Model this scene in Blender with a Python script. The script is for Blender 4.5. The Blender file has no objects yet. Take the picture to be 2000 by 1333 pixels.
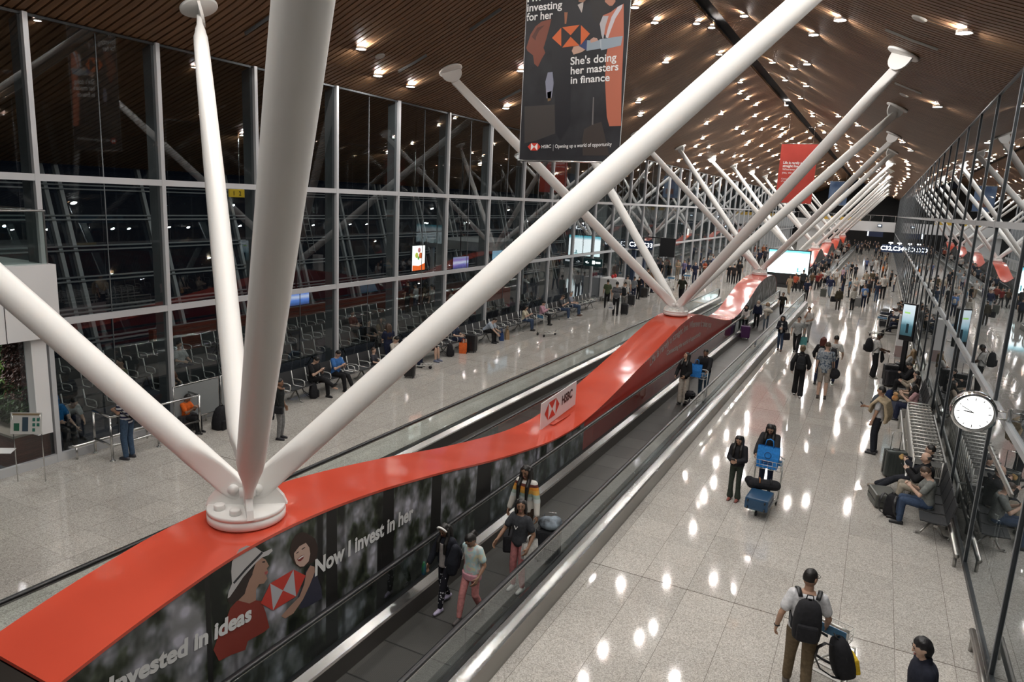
import bpy, bmesh, math, random
from mathutils import Vector, Matrix, Euler
random.seed(7)
C = bpy.context.scene.collection
scene = bpy.context.scene
PI = math.pi

# ------------------------------------------------------------------ camera, world, exposure
F_PX, YAW, PITCH, ROLL, CAM_H = 1396.0, math.radians(-26.66), math.radians(11.34), math.radians(2.83), 6.1
_fw = Vector((math.sin(YAW) * math.cos(PITCH), math.cos(YAW) * math.cos(PITCH), -math.sin(PITCH)))
_rt = Vector((math.cos(YAW), -math.sin(YAW), 0))
_up = _rt.cross(_fw)
CAM_R = _rt * math.cos(ROLL) + _up * math.sin(ROLL)
CAM_U = _up * math.cos(ROLL) - _rt * math.sin(ROLL)
CAM_F = _fw
CAM_P = Vector((0, 0, CAM_H))
cam_data = bpy.data.cameras.new('camera')
cam = bpy.data.objects.new('camera', cam_data)
C.objects.link(cam)
cam_data.sensor_fit = 'HORIZONTAL'
cam_data.sensor_width = 36
cam_data.lens = F_PX / 2000 * 36
cam_data.clip_start, cam_data.clip_end = 0.05, 600
m = Matrix((CAM_R, CAM_U, -CAM_F)).transposed().to_4x4()
m.translation = CAM_P
cam.matrix_world = m
scene.camera = cam

world = bpy.data.worlds.new('night_sky')
scene.world = world
world.use_nodes = True
world.node_tree.nodes['Background'].inputs[0].default_value = (0.010, 0.013, 0.022, 1)
world.node_tree.nodes['Background'].inputs[1].default_value = 0.25

scene.view_settings.view_transform = 'Standard'
scene.view_settings.look = 'None'
scene.view_settings.gamma = 1
scene.view_settings.use_curve_mapping = False
scene.view_settings.exposure = 0.5
cy = scene.cycles
cy.max_bounces, cy.diffuse_bounces, cy.glossy_bounces = 8, 3, 4
cy.transmission_bounces, cy.transparent_max_bounces = 4, 16
cy.caustics_reflective = cy.caustics_refractive = False
cy.sample_clamp_indirect = 80.0
cy.use_denoising = True

LAMP = 330.0        # radiance of a downlight's lens

# ------------------------------------------------------------------ survey helpers: where a sight line of the photograph meets the place
def sight(px, py):
    return CAM_F + CAM_R * ((px - 1000) / F_PX) - CAM_U * ((py - 666.5) / F_PX)
def on_z(px, py, z=0.0):
    d = sight(px, py); return CAM_P + d * ((z - CAM_H) / d.z)
def on_x(px, py, x):
    d = sight(px, py); return CAM_P + d * (x / d.x)
def on_y(px, py, y):
    d = sight(px, py); return CAM_P + d * (y / d.y)

# ------------------------------------------------------------------ materials
MATS = {}
def mat(name, col, rough=0.5, metal=0.0, spec=0.5, emit=None, estr=0.0, coat=0.0):
    if name in MATS: return MATS[name]
    m = bpy.data.materials.new(name); m.use_nodes = True
    b = m.node_tree.nodes['Principled BSDF']
    b.inputs['Base Color'].default_value = (*col, 1)
    b.inputs['Roughness'].default_value = rough
    b.inputs['Metallic'].default_value = metal
    b.inputs['Specular IOR Level'].default_value = spec
    b.inputs['Coat Weight'].default_value = coat
    if emit:
        b.inputs['Emission Color'].default_value = (*emit, 1)
        b.inputs['Emission Strength'].default_value = estr
    MATS[name] = m
    return m
def nodes(m): return m.node_tree.nodes, m.node_tree.links, m.node_tree.nodes['Principled BSDF']
def mottled(name, c1, c2, scale, rough=0.7, bump=0.0, detail=4.0, metal=0.0, spec=0.5, stretch=None):
    """a material whose colour wanders between two tones"""
    if name in MATS: return MATS[name]
    m = mat(name, c1, rough, metal, spec)
    N, L, b = nodes(m)
    tc = N.new('ShaderNodeTexCoord'); no = N.new('ShaderNodeTexNoise'); r = N.new('ShaderNodeValToRGB')
    no.inputs['Scale'].default_value = scale; no.inputs['Detail'].default_value = detail
    if stretch:
        mp = N.new('ShaderNodeMapping'); mp.inputs['Scale'].default_value = stretch
        L.new(tc.outputs['Object'], mp.inputs[0]); L.new(mp.outputs[0], no.inputs['Vector'])
    else: L.new(tc.outputs['Object'], no.inputs['Vector'])
    r.color_ramp.elements[0].position, r.color_ramp.elements[1].position = .35, .65
    r.color_ramp.elements[0].color, r.color_ramp.elements[1].color = (*c1, 1), (*c2, 1)
    L.new(no.outputs['Fac'], r.inputs[0]); L.new(r.outputs[0], b.inputs['Base Color'])
    if bump:
        bp = N.new('ShaderNodeBump'); bp.inputs['Strength'].default_value = bump; bp.inputs['Distance'].default_value = .01 if scale > 5 else .05
        L.new(no.outputs['Fac'], bp.inputs['Height']); L.new(bp.outputs[0], b.inputs['Normal'])
    return m
def glass(name, tint, ior=1.5, extra=0.0):
    """clear flat pane: what is behind shows through the tint, a mirror share that grows at a slant lies on top"""
    if name in MATS: return MATS[name]
    m = bpy.data.materials.new(name); m.use_nodes = True
    N, L = m.node_tree.nodes, m.node_tree.links
    N.clear()
    o = N.new('ShaderNodeOutputMaterial'); mx = N.new('ShaderNodeMixShader'); t = N.new('ShaderNodeBsdfTransparent')
    g = N.new('ShaderNodeBsdfGlossy'); fr = N.new('ShaderNodeLayerWeight'); ad = N.new('ShaderNodeMath')
    t.inputs[0].default_value = (*tint, 1); g.inputs[0].default_value = (.93, .97, 1, 1); g.inputs['Roughness'].default_value = 0.0
    lw = fr; r0 = ((ior - 1) / (ior + 1)) ** 2; r0 = min(1, 2 * r0 / (1 + r0) + extra)
    lw.inputs['Blend'].default_value = .5
    pw = N.new('ShaderNodeMath'); pw.operation = 'POWER'; pw.inputs[1].default_value = 4.0
    ad.operation = 'MULTIPLY_ADD'; ad.inputs[1].default_value = 1 - r0; ad.inputs[2].default_value = r0; ad.use_clamp = True
    L.new(lw.outputs['Facing'], pw.inputs[0]); L.new(pw.outputs[0], ad.inputs[0])
    L.new(ad.outputs[0], mx.inputs[0]); L.new(t.outputs[0], mx.inputs[1]); L.new(g.outputs[0], mx.inputs[2])
    L.new(mx.outputs[0], o.inputs[0])
    MATS[name] = m
    return m
def cloth(col):
    n = 'fabric_%02x%02x%02x' % tuple(int(min(1, c) * 255) for c in col)
    return mottled(n, tuple(c * .82 for c in col), tuple(min(1, c * 1.12) for c in col), 22, .85, .25, spec=.25)

# ------------------------------------------------------------------ mesh building
class MB:
    def __init__(s): s.v, s.f, s.sm, s.mi = [], [], [], []
    def add(s, vs, fs, smooth=False, mi=0):
        o = len(s.v); s.v += [tuple(x) for x in vs]
        for f in fs: s.f.append(tuple(i + o for i in f)); s.sm.append(smooth); s.mi.append(mi)
        return s
    def quad(s, a, b, c, d, mi=0): return s.add([a, b, c, d], [(0, 1, 2, 3)], mi=mi)
    def poly(s, pts, mi=0): return s.add(pts, [tuple(range(len(pts)))], mi=mi)
    def box(s, c, size, rot=None, mi=0, bevel=0.0):
        hx, hy, hz = size[0] / 2, size[1] / 2, size[2] / 2
        if bevel > 0:
            bm = bmesh.new(); bmesh.ops.create_cube(bm, size=1)
            bmesh.ops.scale(bm, vec=size, verts=bm.verts)
            bmesh.ops.bevel(bm, geom=bm.edges[:], offset=bevel, segments=2, affect='EDGES', profile=.6)
            vs = [v.co.copy() for v in bm.verts]; bm.verts.index_update(); fs = [tuple(v.index for v in f.verts) for f in bm.faces]; bm.free()
        else:
            vs = [Vector((x, y, z)) for x in (-hx, hx) for y in (-hy, hy) for z in (-hz, hz)]
            fs = [(0, 1, 3, 2), (4, 6, 7, 5), (0, 4, 5, 1), (2, 3, 7, 6), (0, 2, 6, 4), (1, 5, 7, 3)]
        if rot is not None:
            R = rot if isinstance(rot, Matrix) else Euler(rot).to_matrix()
            vs = [R @ v for v in vs]
        c = Vector(c)
        return s.add([v + c for v in vs], fs, mi=mi)
    def bar(s, a, b, w, h, up=(0, 0, 1), mi=0):
        """a rectangular bar from a to b"""
        a, b = Vector(a), Vector(b); d = (b - a); n = d.normalized(); up = Vector(up)
        if abs(n.dot(up)) > .98: up = Vector((1, 0, 0))
        x = n.cross(up).normalized() * (w / 2); y = x.cross(n).normalized() * (h / 2)
        vs = [p + q for p in (a, b) for q in (-x - y, x - y, x + y, -x + y)]
        return s.add(vs, [(3, 2, 1, 0), (4, 5, 6, 7), (0, 1, 5, 4), (1, 2, 6, 5), (2, 3, 7, 6), (3, 0, 4, 7)], mi=mi)
    def tube(s, pts, r, n=8, cap=True, mi=0, closed=False, flat=1.0, up=None):
        """a round tube along points; r one radius or one per point"""
        P = [Vector(p) for p in pts]; k = len(P)
        R = r if isinstance(r, (list, tuple)) else [r] * k
        vs = []; x = None
        for i in range(k):
            if closed: t = P[(i + 1) % k] - P[i - 1]
            else: t = P[min(i + 1, k - 1)] - P[max(i - 1, 0)]
            t.normalize()
            if up is not None: x = Vector(up) - t * t.dot(Vector(up)); x.normalize()
            elif x is None:
                u = Vector((0, 0, 1)) if abs(t.z) < .9 else Vector((1, 0, 0)); x = t.cross(u).normalized()
            else:
                x = (x - t * x.dot(t)); x.normalize()
            y = t.cross(x)
            for j in range(n):
                a = 2 * PI * j / n; vs.append(P[i] + (x * math.cos(a) + y * math.sin(a) * flat) * R[i])
        fs = []
        for i in range(k if closed else k - 1):
            for j in range(n):
                a, b = i * n + j, i * n + (j + 1) % n; q = ((i + 1) % k) * n
                fs.append((a, b, q + (j + 1) % n, q + j))
        if cap and not closed: fs += [tuple(range(n))[::-1], tuple(range((k - 1) * n, k * n))]
        return s.add(vs, fs, True, mi)
    def lathe(s, prof, n=20, c=(0, 0, 0), axis=None, mi=0, smooth=True):
        """profile of (radius, height) turned about an axis through c"""
        c = Vector(c); Q = Vector((0, 0, 1)).rotation_difference(Vector(axis)).to_matrix() if axis is not None else Matrix.Identity(3)
        vs = [c + Q @ Vector((r * math.cos(2 * PI * j / n), r * math.sin(2 * PI * j / n), h)) for r, h in prof for j in range(n)]
        fs = [(i * n + j, i * n + (j + 1) % n, (i + 1) * n + (j + 1) % n, (i + 1) * n + j) for i in range(len(prof) - 1) for j in range(n)]
        fs += [tuple(range(n))[::-1], tuple(range((len(prof) - 1) * n, len(prof) * n))]
        return s.add(vs, fs, smooth, mi)
    def ball(s, c, r, n=12, m=8, rot=None, mi=0):
        r = Vector(r) if not isinstance(r, (int, float)) else Vector((r, r, r)); c = Vector(c)
        R = rot if rot is not None else Matrix.Identity(3)
        vs = [c + R @ Vector((0, 0, -r.z))]
        for i in range(1, m):
            a = -PI / 2 + PI * i / m
            for j in range(n):
                b = 2 * PI * j / n; vs.append(c + R @ Vector((r.x * math.cos(a) * math.cos(b), r.y * math.cos(a) * math.sin(b), r.z * math.sin(a))))
        vs.append(c + R @ Vector((0, 0, r.z))); k = len(vs) - 1
        fs = [(0, 1 + (j + 1) % n, 1 + j) for j in range(n)]
        for i in range(m - 2):
            for j in range(n): a = 1 + i * n; fs.append((a + j, a + (j + 1) % n, a + n + (j + 1) % n, a + n + j))
        a = 1 + (m - 2) * n
        fs += [(a + j, a + (j + 1) % n, k) for j in range(n)]
        return s.add(vs, fs, True, mi)
    def prism(s, poly, d, mi=0):
        """polygon (3D points) pushed along d"""
        n = len(poly); d = Vector(d); vs = [Vector(p) for p in poly] + [Vector(p) + d for p in poly]
        return s.add(vs, [tuple(range(n))[::-1], tuple(range(n, 2 * n))] + [(i, (i + 1) % n, n + (i + 1) % n, n + i) for i in range(n)], mi=mi)
    def mesh(s, name):
        me = bpy.data.meshes.new(name); me.from_pydata(s.v, [], s.f)
        me.polygons.foreach_set('use_smooth', s.sm)
        if any(s.mi): me.polygons.foreach_set('material_index', s.mi)
        me.update(); return me
    def build(s, name, mats, parent=None, loc=None):
        return link(name, s.mesh(name), mats, parent, loc)

def link(name, me, mats, parent=None, loc=None):
    o = bpy.data.objects.new(name, me); C.objects.link(o)
    if mats is not None:
        for q in (mats if isinstance(mats, (list, tuple)) else [mats]): me.materials.append(q)
    if parent is not None: o.parent = parent
    if loc is not None: o.location = loc
    return o
def tag(o, label, cat, group=None, kind=None):
    if label: o['label'] = label
    if cat: o['category'] = cat
    if group: o['group'] = group
    if kind: o['kind'] = kind
    return o
def thing(name, label, cat, loc=(0, 0, 0), rz=0.0, group=None):
    o = bpy.data.objects.new(name, None); C.objects.link(o); o.empty_display_size = .1
    o.location = loc; o.rotation_euler = (0, 0, rz)
    return tag(o, label, cat, group)
def struct(o): o['kind'] = 'structure'; return o
def dup(root, loc, rz=None, label=None, group=None, cat=None):
    r = root.copy(); C.objects.link(r); r.location = loc
    if rz is not None: r.rotation_euler = (0, 0, rz)
    if label: r['label'] = label
    if group: r['group'] = group
    for ch in list(root.children):
        c = ch.copy(); C.objects.link(c); c.parent = r
        for g in ch.children:
            d = g.copy(); C.objects.link(d); d.parent = c
    return r
def clean(o):
    bm = bmesh.new(); bm.from_mesh(o.data); bmesh.ops.recalc_face_normals(bm, faces=bm.faces[:]); bm.to_mesh(o.data); bm.free(); return o
_font_cache = {}
def text_mesh(txt, size, bold=0.0, align='LEFT', shear=0.0, space=1.0):
    cu = bpy.data.curves.new('lettering', 'FONT'); cu.body = txt; cu.size = size; cu.align_x = align
    cu.offset = bold; cu.shear = shear; cu.space_line = space; cu.resolution_u = 4
    ob = bpy.data.objects.new('lettering', cu); C.objects.link(ob)
    dg = bpy.context.evaluated_depsgraph_get(); dg.update()
    me = bpy.data.meshes.new_from_object(ob.evaluated_get(dg))
    bpy.data.objects.remove(ob); bpy.data.curves.remove(cu)
    me.materials.clear()
    return me
def lettering(name, txt, size, origin, xdir, ydir, m, parent=None, bold=0.0, align='LEFT', shear=0.0, space=1.0, warp=None):
    """flat letters laid on a plane: origin, reading direction, up direction"""
    me = text_mesh(txt, size, bold, align, shear, space)
    xd, yd, o = Vector(xdir), Vector(ydir), Vector(origin)
    for v in me.vertices:
        x, y = v.co.x, v.co.y
        v.co = warp(x, y) if warp else o + xd * x + yd * y
    return link(name, me, m, parent)
# ------------------------------------------------------------------ the hall: measures
XL, XR, XC = -15.3, 2.1, -6.6            # left glass wall, right glass wall, ridge line
Y0, Y1 = -8.0, 152.0
PROF = [(.28, 13.05), (1.0, 12.72), (2.0, 12.22), (3.5, 11.46), (5.0, 10.7), (6.6, 9.95), (7.6, 9.55), (8.7, 9.17), (12, 8.05), (17.4, 6.45)]
def ceil_z(x):
    d = max(abs(x - XC), PROF[0][0])
    for (a, za), (b, zb) in zip(PROF, PROF[1:]):
        if d <= b: return za + (zb - za) * (d - a) / (b - a)
    return PROF[-1][1]
def on_ceiling(px, py):
    d = sight(px, py); t = 2.0
    while t < 150:
        p = CAM_P + d * t
        if p.z > ceil_z(p.x): return p
        t += .03
    return None
def to_px(p):
    q = Vector(p) - CAM_P; w = q.dot(CAM_F)
    return (1000 + F_PX * q.dot(CAM_R) / w, 666.5 - F_PX * q.dot(CAM_U) / w) if w > .1 else (-9999, -9999)

# ------------------------------------------------------------------ materials of the hall
def floor_material():
    m = mat('polished_granite', (.5, .48, .45), .09)
    N, L, b = nodes(m)
    tc = N.new('ShaderNodeTexCoord')
    n1 = N.new('ShaderNodeTexNoise'); n1.inputs['Scale'].default_value = 55; n1.inputs['Detail'].default_value = 3; n1.inputs['Roughness'].default_value = .75
    n2 = N.new('ShaderNodeTexVoronoi'); n2.inputs['Scale'].default_value = 70
    r = N.new('ShaderNodeValToRGB')
    e = r.color_ramp.elements; e[0].position, e[1].position = .3, .72
    e[0].color, e[1].color = (.33, .305, .275, 1), (.66, .635, .59, 1)
    L.new(tc.outputs['Object'], n1.inputs['Vector']); L.new(tc.outputs['Object'], n2.inputs['Vector'])
    mxv = N.new('ShaderNodeMix'); mxv.data_type = 'FLOAT'; mxv.inputs[0].default_value = .35
    sc = N.new('ShaderNodeSeparateColor'); L.new(n2.outputs['Color'], sc.inputs[0])
    L.new(n1.outputs['Fac'], mxv.inputs[2]); L.new(sc.outputs[0], mxv.inputs[3]); L.new(mxv.outputs[0], r.inputs[0])
    # joints of the .75 m slabs, a wider expansion joint every 12 m across
    sep = N.new('ShaderNodeSeparateXYZ'); L.new(tc.outputs['Object'], sep.inputs[0])
    def joint(out, pitch, off, half):
        a = N.new('ShaderNodeMath'); a.operation = 'ADD'; a.inputs[1].default_value = off
        mo = N.new('ShaderNodeMath'); mo.operation = 'PINGPONG'; mo.inputs[1].default_value = pitch / 2
        lt = N.new('ShaderNodeMath'); lt.operation = 'LESS_THAN'; lt.inputs[1].default_value = half
        L.new(out, a.inputs[0]); L.new(a.outputs[0], mo.inputs[0]); L.new(mo.outputs[0], lt.inputs[0]); return lt.outputs[0]
    jx, jy, jb = joint(sep.outputs[0], .75, 60 * .75 - .2, .0028), joint(sep.outputs[1], .75, 60 * .75 - .35, .0016), joint(sep.outputs[1], 12.0, 25.15, .009)
    mx1 = N.new('ShaderNodeMath'); mx1.operation = 'MAXIMUM'; L.new(jx, mx1.inputs[0]); L.new(jy, mx1.inputs[1])
    mx2 = N.new('ShaderNodeMath'); mx2.operation = 'MAXIMUM'; L.new(mx1.outputs[0], mx2.inputs[0]); L.new(jb, mx2.inputs[1])
    # slabs differ a little in tone
    wn = N.new('ShaderNodeTexWhiteNoise'); wn.noise_dimensions = '2D'; sn = N.new('ShaderNodeVectorMath'); sn.operation = 'SNAP'; sn.inputs[1].default_value = (.75, .75, 1)
    ad = N.new('ShaderNodeVectorMath'); ad.operation = 'ADD'; ad.inputs[1].default_value = (-.2, -.35, 0)
    L.new(tc.outputs['Object'], ad.inputs[0]); L.new(ad.outputs[0], sn.inputs[0]); L.new(sn.outputs[0], wn.inputs[0])
    mp = N.new('ShaderNodeMapRange'); mp.inputs[3].default_value = .93; mp.inputs[4].default_value = 1.05; L.new(wn.outputs['Value'], mp.inputs[0])
    ml = N.new('ShaderNodeVectorMath'); ml.operation = 'SCALE'; L.new(r.outputs[0], ml.inputs[0]); L.new(mp.outputs[0], ml.inputs['Scale'])
    mc = N.new('ShaderNodeMix'); mc.data_type = 'RGBA'; mc.inputs[7].default_value = (.14, .12, .1, 1)
    L.new(mx2.outputs[0], mc.inputs[0]); L.new(ml.outputs[0], mc.inputs[6]); L.new(mc.outputs[2], b.inputs['Base Color'])
    n3 = N.new('ShaderNodeTexNoise'); n3.inputs['Scale'].default_value = 1.3; L.new(tc.outputs['Object'], n3.inputs['Vector'])
    mr = N.new('ShaderNodeMapRange'); mr.inputs[3].default_value = .035; mr.inputs[4].default_value = .085; L.new(n3.outputs['Fac'], mr.inputs[0]); L.new(mr.outputs[0], b.inputs['Roughness'])
    return m
M_FLOOR = floor_material()
M_WOOD = mottled('ceiling_slat_wood', (.155, .078, .036), (.235, .125, .060), 1.2, .55, stretch=(1, 9, 1))
M_BACK = mat('black_ceiling_void', (.008, .007, .007), .9)
M_ALU = mat('satin_aluminium', (.60, .61, .63), .38, .25)
M_ALU_D = mat('dark_anodised', (.05, .055, .06), .4, .4)
M_STEEL = mat('brushed_stainless', (.62, .62, .61), .24, 1.0)
M_STEEL_D = mat('worn_stainless', (.40, .39, .37), .3, 1.0)
M_CHROME = mat('bright_chrome', (.82, .82, .82), .12, 1.0)
M_WHITE = mat('white_enamel', (.86, .845, .82), .4)
M_WHITEP = mat('white_panel', (.74, .735, .74), .5)
M_RUBBER = mat('black_rubber', (.018, .018, .02), .32)
M_BLACK = mat('black_plastic', (.015, .015, .017), .4)
M_CARPET = mottled('lounge_carpet', (.035, .04, .06), (.065, .07, .09), 9, .95)
M_CARPET_D = mottled('dark_carpet', (.06, .058, .055), (.10, .095, .09), 9, .9)
M_GLASS_L = glass('facade_glass', (.64, .69, .69), 1.52)
M_GLASS_R = glass('grey_facade_glass', (.62, .68, .69), 1.62, .09)
M_GLASS_B = glass('balustrade_glass', (.86, .93, .91), 1.45)
M_GLASS_N = glass('outer_glass', (.5, .55, .58), 1.6)
M_LAMP = mat('lamp_lens', (1, 1, 1), .5, emit=(1.0, .97, .925), estr=LAMP)
M_DARK = mat('dark_wall_finish', (.035, .034, .036), .6)
M_BROWN = mottled('dark_red_timber', (.10, .028, .018), (.17, .05, .03), 3, .45, stretch=(1, 1, 8))

# ------------------------------------------------------------------ floors and ceiling
struct(MB().quad((XL, Y0, 0), (XR, Y0, 0), (XR, Y1 + 12, 0), (XL, Y1 + 12, 0)).build('floor', M_FLOOR))
struct(MB().quad((-24, Y0, 0), (XL, Y0, 0), (XL, Y1, 0), (-24, Y1, 0)).build('floor_left', M_CARPET))
struct(MB().quad((XR, Y0, 0), (10.8, Y0, 0), (10.8, Y1, 0), (XR, Y1, 0)).build('floor_right', M_CARPET_D))
b = MB()
for s in (-1, 1):
    pts = [(XC + s * d, z + .16) for d, z in PROF]
    for (xa, za), (xb, zb) in zip(pts, pts[1:]):
        q = [(xa, Y0, za), (xa, Y1 + 12, za), (xb, Y1 + 12, zb), (xb, Y0, zb)]
        b.quad(*(q if s < 0 else q[::-1]), mi=0)
    y = Y0
    w = .148
    while y < Y1 + 8:
        vs = []
        for d, z in PROF:
            x = XC + s * d; vs += [(x, y, z), (x, y + w, z), (x, y, z + .11), (x, y + w, z + .11)]
        n = len(PROF); fs = []
        for i in range(n - 1):
            a, c = i * 4, i * 4 + 4
            fs += [(a, a + 1, c + 1, c), (a, c, c + 2, a + 2), (a + 1, a + 3, c + 3, c + 1)]
        fs.append((0, 2, 3, 1)); b.add(vs, fs, mi=1)
        y += .2
b.quad((XC - .4, Y0, 13.3), (XC - .4, Y1 + 8, 13.3), (XC + .4, Y1 + 8, 13.3), (XC + .4, Y0, 13.3))
struct(b.build('ceiling', [M_BACK, M_WOOD]))

# ------------------------------------------------------------------ glazed side walls, one window per bay
YL = [2.3, 5.6, 8.73, 11.6, 14.5, 17.72, 20.91, 24.15, 27.55, 30.85, 34.16, 37.42]
while YL[-1] < Y1 - 3: YL.append(YL[-1] + 3.2)
Z1, Z2, ZT = 3.05, 6.04, 9.16
nw = 1
for i, (ya, yb) in enumerate(zip(YL, YL[1:])):
    f = MB()
    f.box((XL + .045, ya, ZT / 2), (.09, .10, ZT)); f.box((XL - .2, ya, ZT / 2), (.4, .06, ZT), mi=1)
    f.box((XL, (ya + yb) / 2, ZT - .03), (.06, yb - ya - .102, .05), mi=2)
    for z, h in ((Z1, .14), (Z2, .14), (.09, .18)): f.box((XL + .04, (ya + yb) / 2, z), (.09, yb - ya - .102, h))
    if 1 < i < 16: f.tube([(XL + .02, (ya + yb) / 2, .18), (XL + .02, (ya + yb) / 2, ZT - .1)], .012, 5, mi=1)
    o = struct(f.build('window_%d' % nw, [M_ALU, mat('grey_mullion_side', (.12, .13, .14), .5), M_ALU_D]))
    struct(MB().quad((XL, ya, .1), (XL, yb, .1), (XL, yb, ZT - .02), (XL, ya, ZT - .02)).build('glass_pane', M_GLASS_L, o))
    nw += 1
YR = [10.75 - 3.6 * 3 + 3.6 * k for k in range(0, 45)]
YR = [y for y in YR if y < Y1]
for i, (ya, yb) in enumerate(zip(YR, YR[1:])):
    f = MB()
    f.box((XR, ya, ZT / 2), (.05, .05, ZT)); f.box((XR - .03, ya, ZT / 2), (.010, .022, ZT), mi=1)
    for z, h in ((Z1, .10), (Z2, .12)): f.box((XR - .01, (ya + yb) / 2, z), (.07, yb - ya - .052, h), mi=1)
    f.box((XR, (ya + yb) / 2, .05), (.06, yb - ya - .062, .1)); f.box((XR, (ya + yb) / 2, ZT - .03), (.06, yb - ya - .062, .05))
    o = struct(f.build('window_%d' % nw, [M_ALU_D, mat('grey_transom', (.34, .35, .36), .4, .2)]))
    struct(MB().quad((XR, ya, .1), (XR, ya, ZT), (XR, yb, ZT), (XR, yb, .1)).build('glass_pane', M_GLASS_R, o))
    nw += 1

# ------------------------------------------------------------------ lounges behind the glass
def lean(z): return -22.4 - .28 * z
YO = [4.0 + 3.4 * k for k in range(0, 18)]
for i, (ya, yb) in enumerate(zip(YO, YO[1:])):
    f = MB()
    for dy in (-.24, .24): f.bar((lean(0), ya + dy, 0), (lean(6.6), ya + dy, 6.6), .16, .13, (0, 1, 0))
    for k in range(1, 7):
        z = k * .98 - .2
        for dz in (0, .13): f.bar((lean(z + dz) + .1, ya, z + dz), (lean(z + dz) + .1, yb, z + dz), .09, .045)
        if i % 3 == 1 and k < 6:
            pass
    if i % 4 == 2:                                     # a service ladder on the frame
        for dy in (.5, .86): f.tube([(lean(3.2) + .3, ya + dy, 3.2), (lean(6.3) + .3, ya + dy, 6.3)], .022, 6)
        for k in range(11): z = 3.3 + k * .29; f.tube([(lean(z) + .3, ya + .5, z), (lean(z) + .3, ya + .86, z)], .016, 5)
    o = struct(f.build('window_%d' % nw, mat('grey_steel_frame', (.30, .315, .33), .45, .2)))
    struct(MB().quad((lean(0) - .1, ya, 0), (lean(0) - .1, yb, 0), (lean(6.8) - .1, yb, 6.8), (lean(6.8) - .1, ya, 6.8)).build('glass_pane', M_GLASS_N, o))
    nw += 1
struct(MB().box((-23.2, 106, 3.5), (.3, 92, 7)).build('wall_left', mat('lounge_back_wall', (.20, .21, .215), .6)))
struct(MB().box((10.9, 72, 4.4), (.3, 160, 8.8)).build('wall_right', mat('right_lounge_back', (.10, .105, .105), .6)))
# ------------------------------------------------------------------ far end: bridge across the hall
b = MB()
b.box((XC, 150.6, 4.1), (17.2, 1.2, 1.8))
struct(b.build('wall_far', M_WHITEP))
struct(MB().box((XC, 163.8, 5), (34, .3, 14)).build('wall_back', M_DARK))
struct(MB().box((XC - 5.2, 151, 1.6), (5.4, .5, 3.2)).build('wall_far_left', M_WHITEP))
b = MB()
for k in range(9): b.bar((-14.8 + k * 2.08, 150.1, 5.0), (-14.8 + k * 2.08, 150.1, 6.15), .06, .06)
b.bar((-15.2, 150.1, 6.15), (2.0, 150.1, 6.15), .07, .07)
t = thing('bridge_railing', 'glass railing along the white bridge at the far end of the hall', 'railing', (0, 0, 0))
b.build('rail_frame', M_STEEL, t)
MB().quad((-15.1, 150.12, 5.05), (1.9, 150.12, 5.05), (1.9, 150.12, 6.05), (-15.1, 150.12, 6.05)).build('glass_panel', M_GLASS_B, t)
t = thing('blue_display', 'dark blue display box hung under the far bridge near the clock side', 'display', (-1.0, 149.8, 2.25))
MB().box((0, 0, .45), (2.4, .25, .92), bevel=.02).build('panel', mat('display_blue', (.012, .022, .07), .4), t)
MB().box((-1.32, 0, .5), (.2, .2, .8)).build('lit_edge', mat('display_edge', (.7, .8, .9), .4, emit=(.8, .9, 1), estr=1.5), t)
M_YEL = mottled('yellow_poster', (.62, .36, .03), (.78, .52, .08), 3, .5)
for k, (x, w) in enumerate(((-5.6, 3.6), (-10.2, 3.4))):
    tag(MB().box((x, 150.05, 5.25), (w, .04, .62)).build('yellow_banner', M_YEL), ['yellow banner hung on the far bridge railing nearer its middle', 'yellow banner hung on the far bridge railing nearer the lounge side'][k], 'banner')
tag(MB().box((-.55, 149.92, 4.3), (.75, .1, .5)).add([(-.8, 149.86, 4.2), (-.35, 149.86, 4.2), (-.35, 149.86, 4.42), (-.8, 149.86, 4.42)], [(0, 1, 2, 3)], mi=1).build('gate_sign', [mat('sign_navy', (.012, .03, .085), .4), mat('sign_glow', (.8, .9, 1), .4, emit=(.8, .92, 1), estr=2.2)]), 'small navy lit gate sign on the white face of the far bridge', 'sign')
# ------------------------------------------------------------------ downlights in the timber ceiling
LIGHT_PX = [(705,90),(738,143),(802,165),(988,208),(1017,134),(1240,10),(1279,40),(1300,118),(1246,197),(1250,223),(1361,42),(1390,50),(1454,27),
 (1642,33),(1590,63),(1885,56),(1405,103),(1509,119),(1577,122),(1551,131),(1534,154),(1575,165),(1446,158),(1445,180),(1459,191),(1476,203),(1536,204),
 (1564,190),(1535,226),(1474,225),(1408,221),(1379,240),(1438,250),(1486,252),(1832,204),(1587,219),(1638,225),(1676,243),(1606,241),(1610,258),(1575,257),
 (1533,257),(1527,251),(1523,266),(1582,269),(1536,275),(1372,269),(1358,285),(1367,302),(1457,282),(1447,304),(1465,312),(1517,302),(1763,275),(1779,292),
 (1771,314),(1512,326),(1514,333),(1514,340),(1599,319),(1676,304),(1362,331),(1432,340)]
def downlight_mesh():
    b = MB()
    n = 10; ring = lambda r, z: [(r * math.cos(2 * PI * j / n), r * math.sin(2 * PI * j / n), z) for j in range(n)]
    b.add(ring(.115, -.012), [tuple(range(n))[::-1]], mi=0)
    vs = ring(.115, -.012) + ring(.145, -.02) + ring(.145, .05)
    b.add(vs, [(i * n + j, (i + 1) * n + j, (i + 1) * n + (j + 1) % n, i * n + (j + 1) % n) for i in range(2) for j in range(n)], mi=1)
    me = b.mesh('downlight'); me.materials.append(M_LAMP); me.materials.append(M_WHITE); return me
DL = downlight_mesh()
spots = []
for px, py in LIGHT_PX:
    p = on_ceiling(px, py)
    if p is not None and p.y < 80: spots.append((p.x, p.y, 'n'))
y = -4.2
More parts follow.
